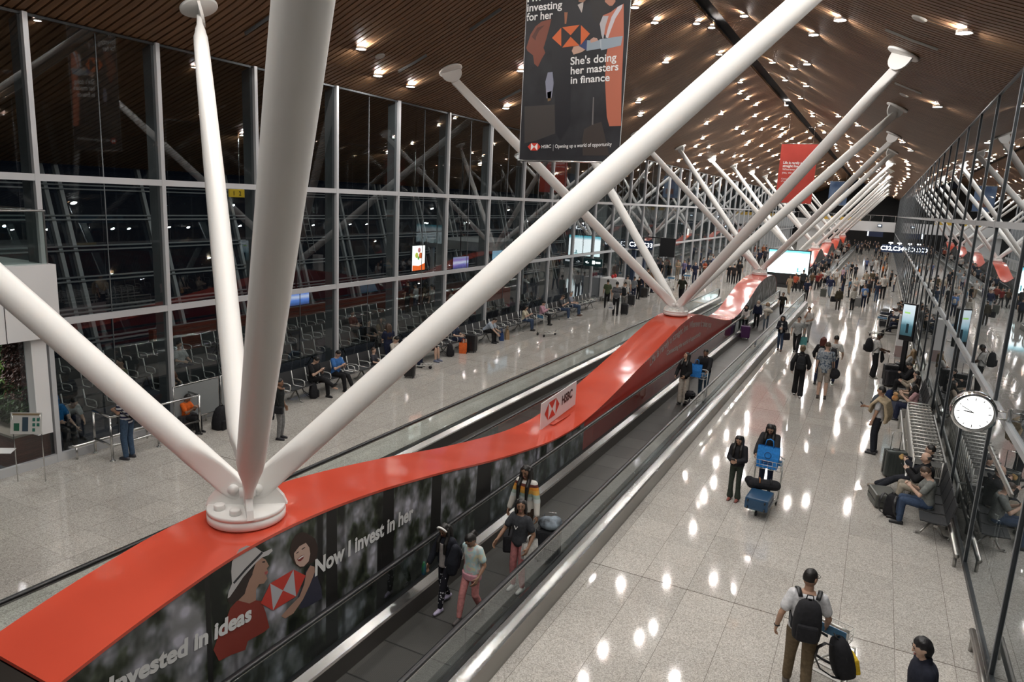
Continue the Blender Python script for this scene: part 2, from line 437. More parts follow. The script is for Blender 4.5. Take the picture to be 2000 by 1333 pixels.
while y < 148:
    for d in (1.6, 3.6, 5.5, 7.7):
        for s in (-1, 1):
            x = XC + s * d + random.uniform(-.25, .25); yy = y + random.uniform(-.5, .5) + (1.2 if d in (3.6, 7.7) else 0)
            q = to_px((x, yy, ceil_z(x)))
            inside = -60 < q[0] < 2060 and -60 < q[1] < 1400
            if (inside and yy < 52) or (s < 0 and yy < 8.5 and d > 3) or (yy < 2 and d > 6): continue
            spots.append((x, yy, 'f'))
    y += 3.2 if y < 14 else 4.9
def side_of(x): return 'right' if x > XC else 'left'
for x, y, k in spots:
    o = bpy.data.objects.new('downlight', DL); C.objects.link(o); o.location = (x, y, ceil_z(x) - .06)
    band = 'near' if y < 26 else 'middle' if y < 60 else 'far'
    slope = 'slope above the benches' if x < XC else 'slope above the walking floor'
    tag(o, 'round recessed downlight in the timber ceiling, %s stretch, on the %s' % (band, slope), 'ceiling light', 'downlights, %s stretch, %s' % (band, slope))
# added lamps that brighten the dim lounges behind the glass
for k, (x, y) in enumerate([(-19.5, 10), (-19.5, 18), (-19.5, 26), (-19.5, 34), (-19.5, 44), (-19.5, 56), (-19.5, 70), (6.5, 12), (6.5, 24), (6.5, 40), (6.5, 60)]):
    o = bpy.data.objects.new('downlight', DL); C.objects.link(o); o.location = (x, y, ceil_z(x) - .06)
    tag(o, 'added round downlight that brightens a lounge behind the glass', 'ceiling light', 'added lounge downlights')
# air slots and loudspeakers between the slats
for k, (pa, pb, lab) in enumerate((((778, 137), (848, 110), 'slim grey air slot in the ceiling beside two downlights above the benches'), ((918, 55), (982, 16), 'slim grey air slot high in the ceiling before the dark banner'), ((975, 195), (1012, 172), 'slim grey air slot in the ceiling touching the edge of the dark banner'), ((478, 62), (530, 18), 'slim grey air slot in the ceiling beside the thickest white strut'),
        ((1730, 55), (1834, 90), 'long pale air slot in the ceiling over the nearest strut plate on the clock side'), ((1748, 160), (1800, 181), 'faint air slot in the ceiling behind the nearest strut plate on the clock side'))):
    a, c = on_ceiling(*pa), on_ceiling(*pb)
    c.y = a.y
    n = MB(); n.bar((a.x, a.y, ceil_z(a.x) - .02), (c.x, a.y, ceil_z(c.x) - .02), .13 if k < 4 else .07, .03, (0, 1, 0))
    d = n.build('air_slot', mat('grey_grille', (.10, .10, .10), .6) if k < 4 else mat('pale_slot', (.34, .33, .30), .6)); tag(d, lab, 'air vent')
for k, (px, py, lab) in enumerate(((742, 108, 'round grey ceiling loudspeaker between two downlights above the benches'), (1796, 34, 'round pale ceiling loudspeaker beside the brightest downlight'), (1766, 185, 'round pale ceiling loudspeaker under the second strut plate'))):
    p = on_ceiling(px, py); s = -1 if p.x < XC else 1
    ang = math.atan2(ceil_z(p.x + .1) - ceil_z(p.x - .1), .2)
    tag(MB().lathe([(.0, -.03), (.12, -.03), (.15, -.012), (.15, .02)], 18, (p.x, p.y, ceil_z(p.x) - .01), (-math.sin(ang), 0, math.cos(ang))).build('ceiling_speaker', mat('speaker_grille', (.42, .40, .37), .6)), lab, 'loudspeaker')
# ------------------------------------------------------------------ white tree columns: four pinned struts on a round plate
COL_X, COL_Y, COL_Z = -6.22, [5.65 + 19.72 * k for k in range(8)], 2.26
def loft(b, c, ax, side, prof, n=20, mi=0):
    """rings along an axis: (distance, half width in the vertical plane, half thickness across it)"""
    ax = Vector(ax).normalized(); side = Vector(side).normalized(); up = ax.cross(side).normalized()
    vs = []
    for t, a, h in prof:
        for j in range(n):
            q = 2 * PI * j / n; cs, sn = math.cos(q), math.sin(q)
            y = max(-h, min(h, a * sn))
            vs.append(Vector(c) + ax * t + up * a * cs + side * y)
    k = len(prof)
    fs = [(i * n + j, i * n + (j + 1) % n, (i + 1) * n + (j + 1) % n, (i + 1) * n + j) for i in range(k - 1) for j in range(n)]
    fs += [tuple(range(n))[::-1], tuple(range((k - 1) * n, k * n))]
    return b.add(vs, fs, True, mi)
TOPS = [(-6.78, -4.85), (-6.78, 4.85), (6.12, -4.85), (6.12, 4.85)]
def tree_column(label, tops=TOPS):
    t = thing('tree_column', label, 'column', (COL_X, 0, COL_Z), 0, 'white tree columns along the middle of the hall')
    MB().lathe([(.42, 0), (.44, .02), (.44, .10), (.432, .105), (.432, .115), (.44, .12), (.44, .15), (.43, .165), (0, .165)], 44).build('base_plate', M_WHITE, t)
    for a in (-PI / 2 - .42, -PI / 2 + .42, PI / 2 - .42, PI / 2 + .42):
        MB().lathe([(.062, .15), (.062, .22), (.055, .23), (0, .231)], 16, (.31 * math.cos(a), .31 * math.sin(a), 0)).build('bolt', M_WHITE, t)
    for k, (dx, dy) in enumerate(tops):
        top = Vector((dx, dy, ceil_z(COL_X + dx) - COL_Z))
        h = Vector((dx, dy, 0)).normalized(); side = h.cross(Vector((0, 0, 1)))
        foot = h * .13 + Vector((0, 0, .36)); head = top - h * .10 - Vector((0, 0, .30))
        ax = head - foot; Lg = ax.length
        b = MB()
        loft(b, foot, ax, side, [(-.13, .03, .045), (-.10, .09, .045), (-.03, .135, .048), (.08, .150, .05), (.32, .152, .052), (.50, .152, .085), (.66, .152, .125), (.80, .151, .150), (1.2, .152, .152),
            (Lg * .35, .159, .159), (Lg * .55, .161, .161), (Lg * .8, .152, .152), (Lg - 1.1, .145, .145), (Lg - .8, .140, .140), (Lg - .6, .138, .10), (Lg - .4, .136, .06), (Lg - .1, .135, .045), (Lg + .04, .10, .042), (Lg + .12, .03, .04)], 24)
        s = b.build('strut', M_WHITE, t)
        # root lug that the strut's fork closes on, and the pin
        g = MB(); w = side * .075
        g.prism([h * -.02 + Vector((0, 0, .15)) - w / 2, h * .46 + Vector((0, 0, .15)) - w / 2, h * .42 + Vector((0, 0, .25)) - w / 2, h * .25 + Vector((0, 0, .46)) - w / 2, h * .06 + Vector((0, 0, .44)) - w / 2, h * -.02 + Vector((0, 0, .3)) - w / 2], w)
        g.build('lug', M_WHITE, t)
        p = MB(); p.tube([foot - side * .085, foot + side * .085], .062, 16); p.build('pin', M_WHITE, s)
        # plate under the ceiling, tilted with it, and its fin
        nrm = Vector((-(ceil_z(COL_X + dx + .1) - ceil_z(COL_X + dx - .1)) / .2, 0, 1)).normalized()
        c = MB(); c.lathe([(.37, -.075), (.39, -.06), (.39, -.02), (.37, -.005), (0, -.004)][::1], 32, top, nrm)
        c.build('ceiling_plate', M_WHITE, s)
        e1 = (Vector((1, 0, 0)) - nrm * nrm.x).normalized(); hh = (h - nrm * h.dot(nrm)).normalized()
        base = top - nrm * .07; f = []
        for j in range(13):
            a = PI * j / 12; f.append(base + hh * .34 * math.cos(a) - nrm * (.36 * math.sin(a) ** .8))
        MB().prism([q - side * .03 for q in f], side * .06).build('fin', M_WHITE, s)
    return t
col_labels = ['nearest white tree column, on the red hump before the forest print', 'white tree column on the red hump beside the lettered red panel', 'white tree column just before the big lit screen'] + \
    ['white tree column on the %s red hump beyond the big lit screen' % w for w in ('first', 'second', 'third', 'fourth', 'fifth')]
T1 = tree_column(col_labels[0], [(-6.58, -4.05), (-7.38, 5.75), (5.62, -4.35), (6.02, 5.0)]); T1.location.y = COL_Y[0]
TC = tree_column(col_labels[1]); TC.location.y = COL_Y[1]
for y, l in zip(COL_Y[2:], col_labels[2:]): dup(TC, (COL_X, y, COL_Z), label=l)

# ------------------------------------------------------------------ red wave between the two moving walkways
WX0, WX1 = -6.76, -5.65
WAVE = [(3.05, 1.90), (3.71, 2.05), (4.29, 2.15), (4.9, 2.23), (5.63, 2.25), (6.49, 2.2), (7.61, 2.06), (9.12, 1.8), (10.81, 1.47), (13.06, 1.12), (14.2, 1.03), (15.15, 1.02), (16.59, 1.13), (18.85, 1.43), (21, 1.73),
        (23.56, 2.1), (24.6, 2.2), (25.4, 2.24), (26.4, 2.2), (29.06, 1.77), (31.82, 1.3), (33.6, 1.1), (34.6, 1.07), (36.25, 1.17), (38.69, 1.6), (41, 2.05), (43.4, 2.24), (45.1, 2.25), (46.8, 2.18), (48.2, 1.92), (49.1, 1.5), (49.5, .9), (49.6, .12)]
def smooth_curve(T, y):
    for i in range(len(T) - 1):
        (a, za), (b, zb) = T[i], T[i + 1]
        if y <= b:
            t = (y - a) / (b - a)
            ma = (zb - T[i - 1][1]) / (b - T[i - 1][0]) if i else (zb - za) / (b - a)
            mb = (T[i + 2][1] - za) / (T[i + 2][0] - a) if i + 2 < len(T) else (zb - za) / (b - a)
            h = b - a
            return (2 * t ** 3 - 3 * t * t + 1) * za + (t ** 3 - 2 * t * t + t) * h * ma + (-2 * t ** 3 + 3 * t * t) * zb + (t ** 3 - t * t) * h * mb
    return T[-1][1]
def wave1(y): return smooth_curve(WAVE, y)
def wave2(y): return 1.63 + .62 * math.cos(2 * PI * (y - 5.65) / 19.72)
M_RED = mottled('glossy_red_sheet', (.58, .075, .042), (.63, .088, .050), .9, .13, .35, detail=1.0)
M_REDP = mottled('red_print', (.50, .040, .026), (.56, .05, .032), 1.5, .35)
M_INK = mat('white_ink', (.80, .80, .80), .5)
def forest_material():
    m = mat('forest_print', (.1, .1, .1), .35); N, L, b = nodes(m)
    tc = N.new('ShaderNodeTexCoord')
    def noise(scale, stretch, detail=2, rough=.5):
        mp = N.new('ShaderNodeMapping'); mp.inputs['Scale'].default_value = stretch
        n = N.new('ShaderNodeTexNoise'); n.inputs['Scale'].default_value = scale; n.inputs['Detail'].default_value = detail; n.inputs['Roughness'].default_value = rough
        L.new(tc.outputs['Object'], mp.inputs[0]); L.new(mp.outputs[0], n.inputs['Vector']); return n
    def ramp(src, stops):
        r = N.new('ShaderNodeValToRGB'); e = r.color_ramp.elements
        while len(e) < len(stops): e.new(.5)
        for q, (p, c) in zip(e, stops): q.position = p; q.color = (*c, 1)
        L.new(src, r.inputs[0]); return r
    blur = noise(2.1, (1, 1.15, .8), 3, .55)
    leaf = ramp(blur.outputs['Fac'], [(.38, (.008, .012, .008)), (.45, (.07, .085, .055)), (.52, (.26, .27, .30)), (.61, (.56, .55, .64))])
    vo = N.new('ShaderNodeTexVoronoi'); vo.feature = 'SMOOTH_F1'; vo.inputs['Scale'].default_value = 5.2; vo.inputs['Smoothness'].default_value = .3
    L.new(tc.outputs['Object'], vo.inputs['Vector'])
    disc = ramp(vo.outputs['Distance'], [(.22, (1, 1, 1)), (.42, (.45, .45, .42)), (.7, (.25, .27, .2))])
    mul = N.new('ShaderNodeMix'); mul.data_type = 'RGBA'; mul.blend_type = 'MULTIPLY'; mul.inputs[0].default_value = .75
    L.new(leaf.outputs[0], mul.inputs[6]); L.new(disc.outputs[0], mul.inputs[7])
    tr = noise(1.25, (0, 1, .03), 2.5, .65)
    trunk = ramp(tr.outputs['Fac'], [(.345, (0, 0, 0)), (.37, (1, 1, 1)), (.60, (1, 1, 1)), (.625, (0, 0, 0))])
    mx = N.new('ShaderNodeMix'); mx.data_type = 'RGBA'; mx.inputs[6].default_value = (.012, .011, .011, 1)
    L.new(trunk.outputs[0], mx.inputs[0]); L.new(mul.outputs[2], mx.inputs[7]); L.new(mx.outputs[2], b.inputs['Base Color'])
    return m
M_FOREST = forest_material()
def wave_island(label, f, y0, y1, panels):
    t = thing('wave_divider', label, 'divider', (0, 0, 0))
    b = MB(); n = int((y1 - y0) / .18); ys = [y0 + (y1 - y0) * i / n for i in range(n + 1)]
    b.add([(x, y, f(y) + dz) for y in ys for x, dz in ((WX0, 0), (WX1, 0), (WX1, -.035), (WX0, -.035))],
          [(i * 4 + j, i * 4 + (j + 1) % 4, i * 4 + 4 + (j + 1) % 4, i * 4 + 4 + j) for i in range(n) for j in range(4)] + [(0, 3, 2, 1), (n * 4, n * 4 + 1, n * 4 + 2, n * 4 + 3)], True)
    o = b.build('top_sheet', M_RED, t); clean(o)
    for ed in o.data.polygons: ed.use_smooth = True
    es = o.modifiers.new('edges', 'EDGE_SPLIT'); es.split_angle = .6
    for pa, pb, m in panels:
        q = [pa + (pb - pa) * i / 40 for i in range(41)]
        for x, nx in ((WX1 - .012, 1), (WX0 + .012, -1)):
            s = MB().add([(x, y, z) for y in q for z in (.04, f(y) - .03)], [(2 * i, 2 * i + 2, 2 * i + 3, 2 * i + 1)[::nx] for i in range(40)])
            s.build('side_panel', m, t)
    return t
W = wave_island('long red wave shaped divider with forest and red side prints between near walkways', wave1, 3.05, 49.6, [(3.05, 15.3, M_FOREST), (15.3, 33.9, M_REDP), (33.9, 49.55, M_FOREST)])
MB().quad((WX0 - .25, 3.04, 1.86), (WX1, 3.04, 1.86), (WX1, 1.6, 1.1), (WX0 - .25, 1.6, 1.1)).quad((WX1, 3.04, 1.86), (WX1, 3.04, .1), (WX1, 1.6, .1), (WX1, 1.6, 1.1)).quad((WX0 - .25, 3.04, 1.86), (WX0 - .25, 1.6, 1.1), (WX0 - .25, 1.6, .1), (WX0 - .25, 3.04, .1)).build('end_cap', M_STEEL_D, W)
wave_island('row of far red humps between the walkways beyond the big lit screen', wave2, 68.5, 147.5, [(68.5, 147.5, M_FOREST)])

# prints on the side panel (flat, on its plane)
PX = WX1 - .012
def print_poly(name, pts, col, lift, parent=W, crop=(440, 1020, 3.2), rough=.4):
    q = [on_x(crop[0] + x / crop[2], crop[1] + y / crop[2], PX) for x, y in pts]
    for v in q: v.x = PX + lift
    o = MB().poly(q).build(name, mat('print_%02x%02x%02x' % tuple(int(c * 255) for c in col), col, rough), parent); clean(o)
    if o.data.polygons[0].normal.x < 0: o.data.flip_normals()
    return o
print_poly('printed_dress', [(75,490),(150,510),(190,490),(225,495),(250,560),(275,660),(240,690),(140,745),(125,800),(40,830),(-40,870),(-75,800),(-40,700),(-5,640),(30,540)], (.26, .040, .028), .002)
print_poly('printed_face', [(228,222),(250,235),(262,255),(272,275),(258,290),(268,315),(255,335),(262,355),(240,385),(210,390),(192,420),(190,490),(150,510),(75,490),(120,450),(130,410),(150,360),(165,330),(190,255)], (.40, .235, .175), .003)
print_poly('printed_hair', [(25,470),(60,420),(110,345),(172,290),(168,330),(150,360),(128,420),(120,450),(80,490),(30,515),(10,490)], (.035, .022, .02), .004)
print_poly('printed_hat', [(35,310),(40,250),(85,170),(130,148),(185,155),(215,178),(236,190),(288,166),(294,180),(268,207),(228,222),(190,255),(110,345),(60,420),(25,470),(12,478),(18,440),(40,385)], (.56, .54, .54), .005)
print_poly('printed_hat_band', [(46,378),(120,292),(196,214),(226,184),(234,194),(204,226),(128,303),(54,388)], (.03, .03, .035), .006)
print_poly('printed_eye', [(228,248),(246,244),(246,252),(230,254)], (.03, .02, .02), .006)
print_poly('printed_lips', [(244,312),(264,306),(258,330),(246,326)], (.42, .10, .10), .006)
print_poly('printed_child_dress', [(500,312),(538,262),(572,330),(600,420),(606,478),(520,528),(458,548),(480,480),(450,472),(492,380)], (.035, .035, .06), .002)
print_poly('printed_child_hair', [(402,200),(405,160),(418,115),(442,78),(480,62),(520,76),(560,105),(580,165),(566,232),(548,254),(520,262),(470,292),(440,270),(420,240)], (.040, .022, .018), .003)
print_poly('printed_child_face', [(428,196),(462,152),(502,130),(524,160),(530,200),(520,246),(490,278),(466,280),(442,262),(430,228)], (.58, .40, .33), .004)
print_poly('printed_child_mouth', [(448,232),(470,212),(492,204),(486,228),(468,246),(454,246)], (.22, .03, .03), .005)
print_poly('printed_teeth', [(452,231),(470,216),(490,207),(486,216),(470,226),(456,236)], (.8, .78, .76), .006)
for e in ([(440,196),(456,184),(458,188),(442,200)], [(474,170),(496,156),(498,160),(478,174)]): print_poly('printed_child_eye', e, (.03, .02, .02), .005)
print_poly('printed_child_arm', [(505,315),(530,272),(556,280),(560,310),(524,400),(484,484),(424,572),(372,604),(348,588),(410,520),(462,468),(492,388)], (.42, .25, .19), .004)
EM = (.60, .055, .040)
for tri in ([(278,384),(424,297),(358,428)], [(424,297),(500,335),(440,465)], [(440,465),(296,553),(358,428)], [(278,384),(296,553),(218,508)]): print_poly('printed_emblem', tri, EM, .007)
for tri in ([(424,297),(440,465),(358,428)], [(278,384),(358,428),(296,553)]): print_poly('printed_emblem_white', tri, (.50, .50, .54), .0065)
# trunks of the print that pass behind the figures
for a, c in (((635, 1000), (660, 1190)), ((746, 952), (770, 1060)), ((398, 1128), (414, 1240)), ((842, 932), (862, 1000)), ((930, 905), (960, 960))):
    p, q = on_x(*a, PX), on_x(*c, PX)
    w = abs(q.y - p.y); s = MB().quad((PX + .0012, p.y, .06), (PX + .0012, p.y + w, .06), (PX + .0012, p.y + w * .9, wave1(p.y + w * .9) - .04), (PX + .0012, p.y + .1 * w, wave1(p.y + w * .1) - .04))
    s.build('printed_trunk', mat('print_trunk', (.014, .013, .013), .4), W)
def line_text(name, txt, p0, p1, height, align, shear=.18, m=M_INK, bold=.011, lift=.009):
    """letters on the panel between two sighted baseline points"""
    a, c = on_x(*p0, PX), on_x(*p1, PX); d = (c - a); d.x = 0; Ld = d.length; d.normalize(); u = Vector((0, -d.z, d.y))
    me = text_mesh(txt, height, bold, 'LEFT', shear); w = max(v.co.x for v in me.vertices)
    k = Ld / w if align == 'FIT' else 1
    for v in me.vertices:
        x = v.co.x * k if align != 'RIGHT' else Ld - (w - v.co.x)
        v.co = Vector((PX + lift, a.y, a.z)) + d * x + u * v.co.y
    return link(name, me, m, W)
line_text('lettering', 'Invested in ideas', (256, 1336), (490, 1210), .25, 'RIGHT', 0)
line_text('lettering', 'Now I invest in her', (613, 1126), (806, 1012), .3, 'FIT', 0)
def arch_text(txt, pts, height):
    Q = [on_x(*p, PX) for p in pts]; T = [0]
    for a, c in zip(Q, Q[1:]): T.append(T[-1] + math.hypot(c.y - a.y, c.z - a.z))
    YZ = ([(t, q.y) for t, q in zip(T, Q)], [(t, q.z) for t, q in zip(T, Q)])
    me = text_mesh(txt, height, .008, 'LEFT'); w = max(v.co.x for v in me.vertices); k = T[-1] / w
    for v in me.vertices:
        x = min(max(v.co.x * k, 0), T[-1]); e = .05
        y, z = smooth_curve(YZ[0], x), smooth_curve(YZ[1], x)
        y2, z2 = smooth_curve(YZ[0], min(x + e, T[-1])), smooth_curve(YZ[1], min(x + e, T[-1]))
        if x + e > T[-1]: y2, z2, y, z = y, z, smooth_curve(YZ[0], x - e), smooth_curve(YZ[1], x - e); by, bz = y2, z2
        else: by, bz = y, z
        d = Vector((0, y2 - y, z2 - z)).normalized()
        v.co = Vector((PX + .008, by, bz)) + Vector((0, -d.z, d.y)) * v.co.y
    return link('lettering', me, mat('pale_ink', (.62, .50, .48), .5), W)
arch_text('Life is rarely a straight line. Wherever it takes you', [(1268, 717), (1287, 694), (1307, 673), (1320, 661), (1333, 651), (1345, 642.5), (1357, 638.5), (1372, 638), (1388, 640)], .34)
arch_text('Connecting the world of opportunity', [(1301, 695), (1320, 684), (1345, 669), (1368, 655)], .24)

# ------------------------------------------------------------------ board with the emblem standing on the wave
def emblem(b, o, ex, ey, s, white=True):
    """hexagon of red and white triangles; s is half its height"""
    P = lambda x, y: Vector(o) + Vector(ex) * x * s + Vector(ey) * y * s
    for tri in (((-1, 1), (1, 1), (0, 0)), ((-1, -1), (0, 0), (1, -1)), ((-2, 0), (-1, 1), (-1, -1)), ((1, 1), (2, 0), (1, -1))): b.add([P(*q) for q in tri], [(0, 1, 2)], mi=0)
    if white:
        for tri in (((-1, 1), (0, 0), (-1, -1)), ((1, 1), (1, -1), (0, 0))): b.add([P(*q) for q in tri], [(0, 1, 2)], mi=1)
BX = -6.2
q0, q1, q2, q3 = on_x(1056, 830, BX), on_x(1123, 797, BX), on_x(1124, 752, BX), on_x(1056, 777, BX)
zb = wave1((q0.y + q1.y) / 2) + .015
sg = thing('sign_board', 'small white board with red emblem standing on the dip of the red wave', 'sign', (BX, (q0.y + q1.y) / 2, zb))
hw, hh = (q1.y - q0.y) / 2, .62
MB().prism([(0, -hw, .0), (0, hw, .12), (0, hw, hh + .1), (0, -hw, hh)], (-.02, 0, 0)).build('board', mat('board_white', (.78, .75, .76), .4), sg)
MB().box((.04, 0, .012), (.12, 1.0, .012)).build('foot_plate', M_RED, sg)
b = MB(); emblem(b, (.004, -hw * .42, .36), (0, 1, .06), (0, 0, 1), .205)
b.build('emblem', [mat('emblem_red', (.60, .05, .03), .45), M_INK], sg)
lettering('lettering', 'HSBC', .3, (.005, hw * .12, .32), (0, .95 * hw / .95 * .86, .07), (0, 0, 1), M_BLACK, sg, .012)
# ------------------------------------------------------------------ moving walkways
def belt_material():
    m = mat('walkway_pallets', (.085, .085, .08), .5, .3); N, L, b = nodes(m)
    tc = N.new('ShaderNodeTexCoord'); sep = N.new('ShaderNodeSeparateXYZ'); L.new(tc.outputs['Object'], sep.inputs[0])
    def saw(out, pitch, half):
        a = N.new('ShaderNodeMath'); a.operation = 'ADD'; a.inputs[1].default_value = 400 * pitch
        p = N.new('ShaderNodeMath'); p.operation = 'PINGPONG'; p.inputs[1].default_value = pitch / 2
        l = N.new('ShaderNodeMath'); l.operation = 'LESS_THAN'; l.inputs[1].default_value = half
        L.new(out, a.inputs[0]); L.new(a.outputs[0], p.inputs[0]); L.new(p.outputs[0], l.inputs[0]); return l.outputs[0]
    wn = N.new('ShaderNodeTexWhiteNoise'); wn.noise_dimensions = '2D'
    sn = N.new('ShaderNodeVectorMath'); sn.operation = 'SNAP'; sn.inputs[1].default_value = (.66, .8, 1); L.new(tc.outputs['Object'], sn.inputs[0]); L.new(sn.outputs[0], wn.inputs[0])
    r = N.new('ShaderNodeValToRGB'); r.color_ramp.elements[0].color = (.060, .059, .055, 1); r.color_ramp.elements[1].color = (.095, .093, .087, 1); L.new(wn.outputs['Value'], r.inputs[0])
    j1, j2 = saw(sep.outputs[1], .8, .012), saw(sep.outputs[0], .02, .004)
    mx = N.new('ShaderNodeMath'); mx.operation = 'MAXIMUM'; L.new(j1, mx.inputs[0])
    h = N.new('ShaderNodeMath'); h.operation = 'MULTIPLY'; h.inputs[1].default_value = .45; L.new(j2, h.inputs[0]); L.new(h.outputs[0], mx.inputs[1])
    mc = N.new('ShaderNodeMix'); mc.data_type = 'RGBA'; mc.inputs[7].default_value = (.018, .018, .018, 1)
    L.new(mx.outputs[0], mc.inputs[0]); L.new(r.outputs[0], mc.inputs[6]); L.new(mc.outputs[2], b.inputs['Base Color'])
    return m
M_BELT = belt_material()
M_SKIRT = mat('dark_skirt_steel', (.15, .14, .13), .35, .8)
M_DECK = mat('polished_deck_steel', (.46, .46, .45), .22, 1.0)
M_CLAD = mat('outer_cladding_steel', (.33, .32, .30), .36, .9)
def walkway(label, xa, xb, y0, y1, out_l, out_r, panes=1.72):
    """xa, xb: the two handrails; out_l / out_r: how far the outer deck reaches beyond each"""
    t = thing('moving_walkway', label, 'moving walkway', (0, y0, 0)); Lg = y1 - y0
    def strip(name, prof, m):
        n = len(prof)
        MB().add([(x, y, z) for y in (0, Lg) for x, z in prof], [(i, i + 1, n + i + 1, n + i) for i in range(n - 1)]).build(name, m, t)
    MB().quad((xa + .17, 0, .035), (xb - .17, 0, .035), (xb - .17, Lg, .035), (xa + .17, Lg, .035)).build('belt', M_BELT, t)
    for y in (.0, Lg - 1.6): MB().box(((xa + xb) / 2, y + .8, .03), (xb - xa - .4, 1.6, .03)).build('comb_plate', M_STEEL_D, t)
    for y in (1.62, Lg - 1.62): MB().box(((xa + xb) / 2, y, .045), (xb - xa - .42, .06, .02)).build('comb_edge', mat('comb_yellow', (.62, .46, .10), .5), t)
    for x, s, o in ((xa, 1, out_l), (xb, -1, out_r)):
        strip('skirt', [(x + s * .17, .03), (x + s * .15, .28), (x + s * .125, .30)], M_SKIRT)
        strip('inner_deck', [(x + s * .125, .30), (x + s * .035, .37)], M_DECK)
        strip('glass_channel', [(x + s * .035, .37), (x + s * .035, .385), (x - s * .035, .385), (x - s * .035, .37)], M_RUBBER)
        strip('outer_deck', [(x - s * .035, .37), (x - s * (o - .03), .33), (x - s * o, .31)], M_DECK)
        strip('cladding', [(x - s * o, .31), (x - s * (o + .005), .03), (x - s * (o + .012), .0)], M_CLAD)
        n = max(1, round((Lg - 1.4) / panes)); w = (Lg - 1.4) / n
        for i in range(n):
            MB().quad((x, .706 + i * w, .37), (x, .694 + (i + 1) * w, .37), (x, .694 + (i + 1) * w, .91), (x, .706 + i * w, .91)).build('glass_panel', M_GLASS_B, t)
        # newel ends, the black handrail loop on its steel guide
        prof = [(.75, .40), (.42, .40), (.22, .50), (.14, .66), (.22, .82), (.42, .93), (.75, .945)]
        path = [(x, y, z) for y, z in prof] + [(x, y, .945) for y in [.75 + (Lg - 1.5) * k / 24 for k in range(1, 24)]] + [(x, Lg - y, z) for y, z in prof[::-1]]
        MB().tube(path, .042, 10, flat=.62, up=(1, 0, 0)).build('handrail', M_RUBBER, t)
        MB().tube([(p[0], p[1], p[2] - .042) for p in path[4:-4]], .02, 6, flat=1, up=(1, 0, 0)).build('handrail_guide', M_STEEL, t)
        for ye, sg_ in ((.75, 1), (Lg - .75, -1)):
            MB().poly([(x, ye - sg_ * .04, .39), (x, ye - sg_ * .30, .43), (x, ye - sg_ * .52, .55), (x, ye - sg_ * .57, .67), (x, ye - sg_ * .48, .8), (x, ye - sg_ * .28, .89), (x, ye - sg_ * .04, .9)]).build('glass_panel', M_GLASS_B, t)
    return t
walkway('near moving walkway with walking people, between the red wave and the bright stone floor', -5.52, -3.95, -4.0, 50.5, .09, .22)
walkway('near empty moving walkway between the red wave and the waiting benches', -8.98, -7.35, -4.0, 48.0, .22, .10)
walkway('far moving walkway beyond the big screen on the clock side of the red humps', -5.52, -3.95, 69.0, 147, .09, .22, 6)
walkway('far moving walkway beyond the big screen on the bench side of the red humps', -8.98, -7.35, 69.0, 147, .22, .10, 6)

# ------------------------------------------------------------------ hanging banners
def on_banner(y): return lambda px, py, lift=0.0: (lambda p: Vector((p.x, y - lift, p.z)))(on_y(px, py, y))
BY = 15.75
t = thing('hanging_banner', 'tall dark banner of two people with orange emblem, hung before the ridge', 'banner', (-6.7, BY, 7.0))
OFF = Vector((-6.7, BY, 7.0))
bl, br = on_y(1017, 315, BY), on_y(1214, 309, BY)
x0, x1, zb0, zb1, zt = -7.96, -5.45, 6.98, 7.06, 11.35
b = MB().prism([Vector((x0, BY, zb0)) - OFF, Vector((x1, BY, zb0)) - OFF, Vector((x1, BY, zt)) - OFF, Vector((x0, BY, zt)) - OFF], (0, .012, 0))
M_BAN = mottled('dark_photo_print', (.006, .006, .010), (.022, .023, .028), 1.6, .5)
b.build('cloth', M_BAN, t)
for z in (zb0, zt): MB().tube([Vector((x0 - .04, BY + .006, z)) - OFF, Vector((x1 + .04, BY + .006, z)) - OFF], .02, 8).build('rod', M_STEEL, t)
for x in (x0 + .3, x1 - .3): MB().tube([Vector((x, BY, zt)) - OFF, Vector((x, BY, ceil_z(x) + .05)) - OFF], .008, 5).build('cable', M_STEEL, t)
for x in (x0 + .004, x1 - .004): MB().box(Vector((x, BY - .004, (zb0 + zt) / 2)) - OFF, (.012, .01, zt - zb0)).build('hem', mat('pale_hem', (.5, .5, .5), .5), t)
def ban_poly(name, pts, col, lift, crop=(1010, 0, 8.33)):
    q = [on_y(crop[0] + x / crop[2], crop[1] + y / crop[2], BY) for x, y in pts]
    q = [Vector((min(max(p.x, x0 + .01), x1 - .01), BY - lift, max(p.z, zb0 + .02))) - OFF for p in q]
    o = MB().poly(q).build(name, mat('print_%02x%02x%02x' % tuple(int(c * 255) for c in col), col, .4), t); clean(o)
    if o.data.polygons[0].normal.y > 0: o.data.flip_normals()
    return o
Cb = (1010, 160, 8.33)
ban_poly('printed_coat', [(1340,400),(1400,250),(1520,200),(1640,110),(1735,60),(1735,600),(1700,1400),(1690,2050),(1500,2055),(1460,1900),(1430,1300),(1450,900),(1500,640),(1420,560)], (.46, .14, .085), .003)
ban_poly('printed_lapel', [(1640,110),(1718,70),(1700,140),(1600,300),(1530,480),(1480,620),(1440,610),(1480,450),(1540,270)], (.52, .50, .54), .004)
ban_poly('printed_shirt', [(1340,340),(1390,260),(1490,260),(1440,420),(1400,660),(1370,560)], (.42, .41, .44), .004)
ban_poly('printed_suit', [(730,60),(900,20),(990,90),(1050,210),(1085,90),(1180,60),(1330,150),(1370,300),(1340,420),(1370,560),(1380,640),(1000,760),(880,900),(860,2000),(700,2300),(640,2170),(610,1500),(560,1000),(620,420)], (.012, .012, .017), .003)
ban_poly('printed_collar', [(985,80),(1080,30),(1075,110),(1050,210)], (.50, .45, .43), .004)
ban_poly('printed_face', [(1005,-150),(1150,-150),(1130,-10),(1080,40),(1000,30)], (.30, .15, .10), .0045)
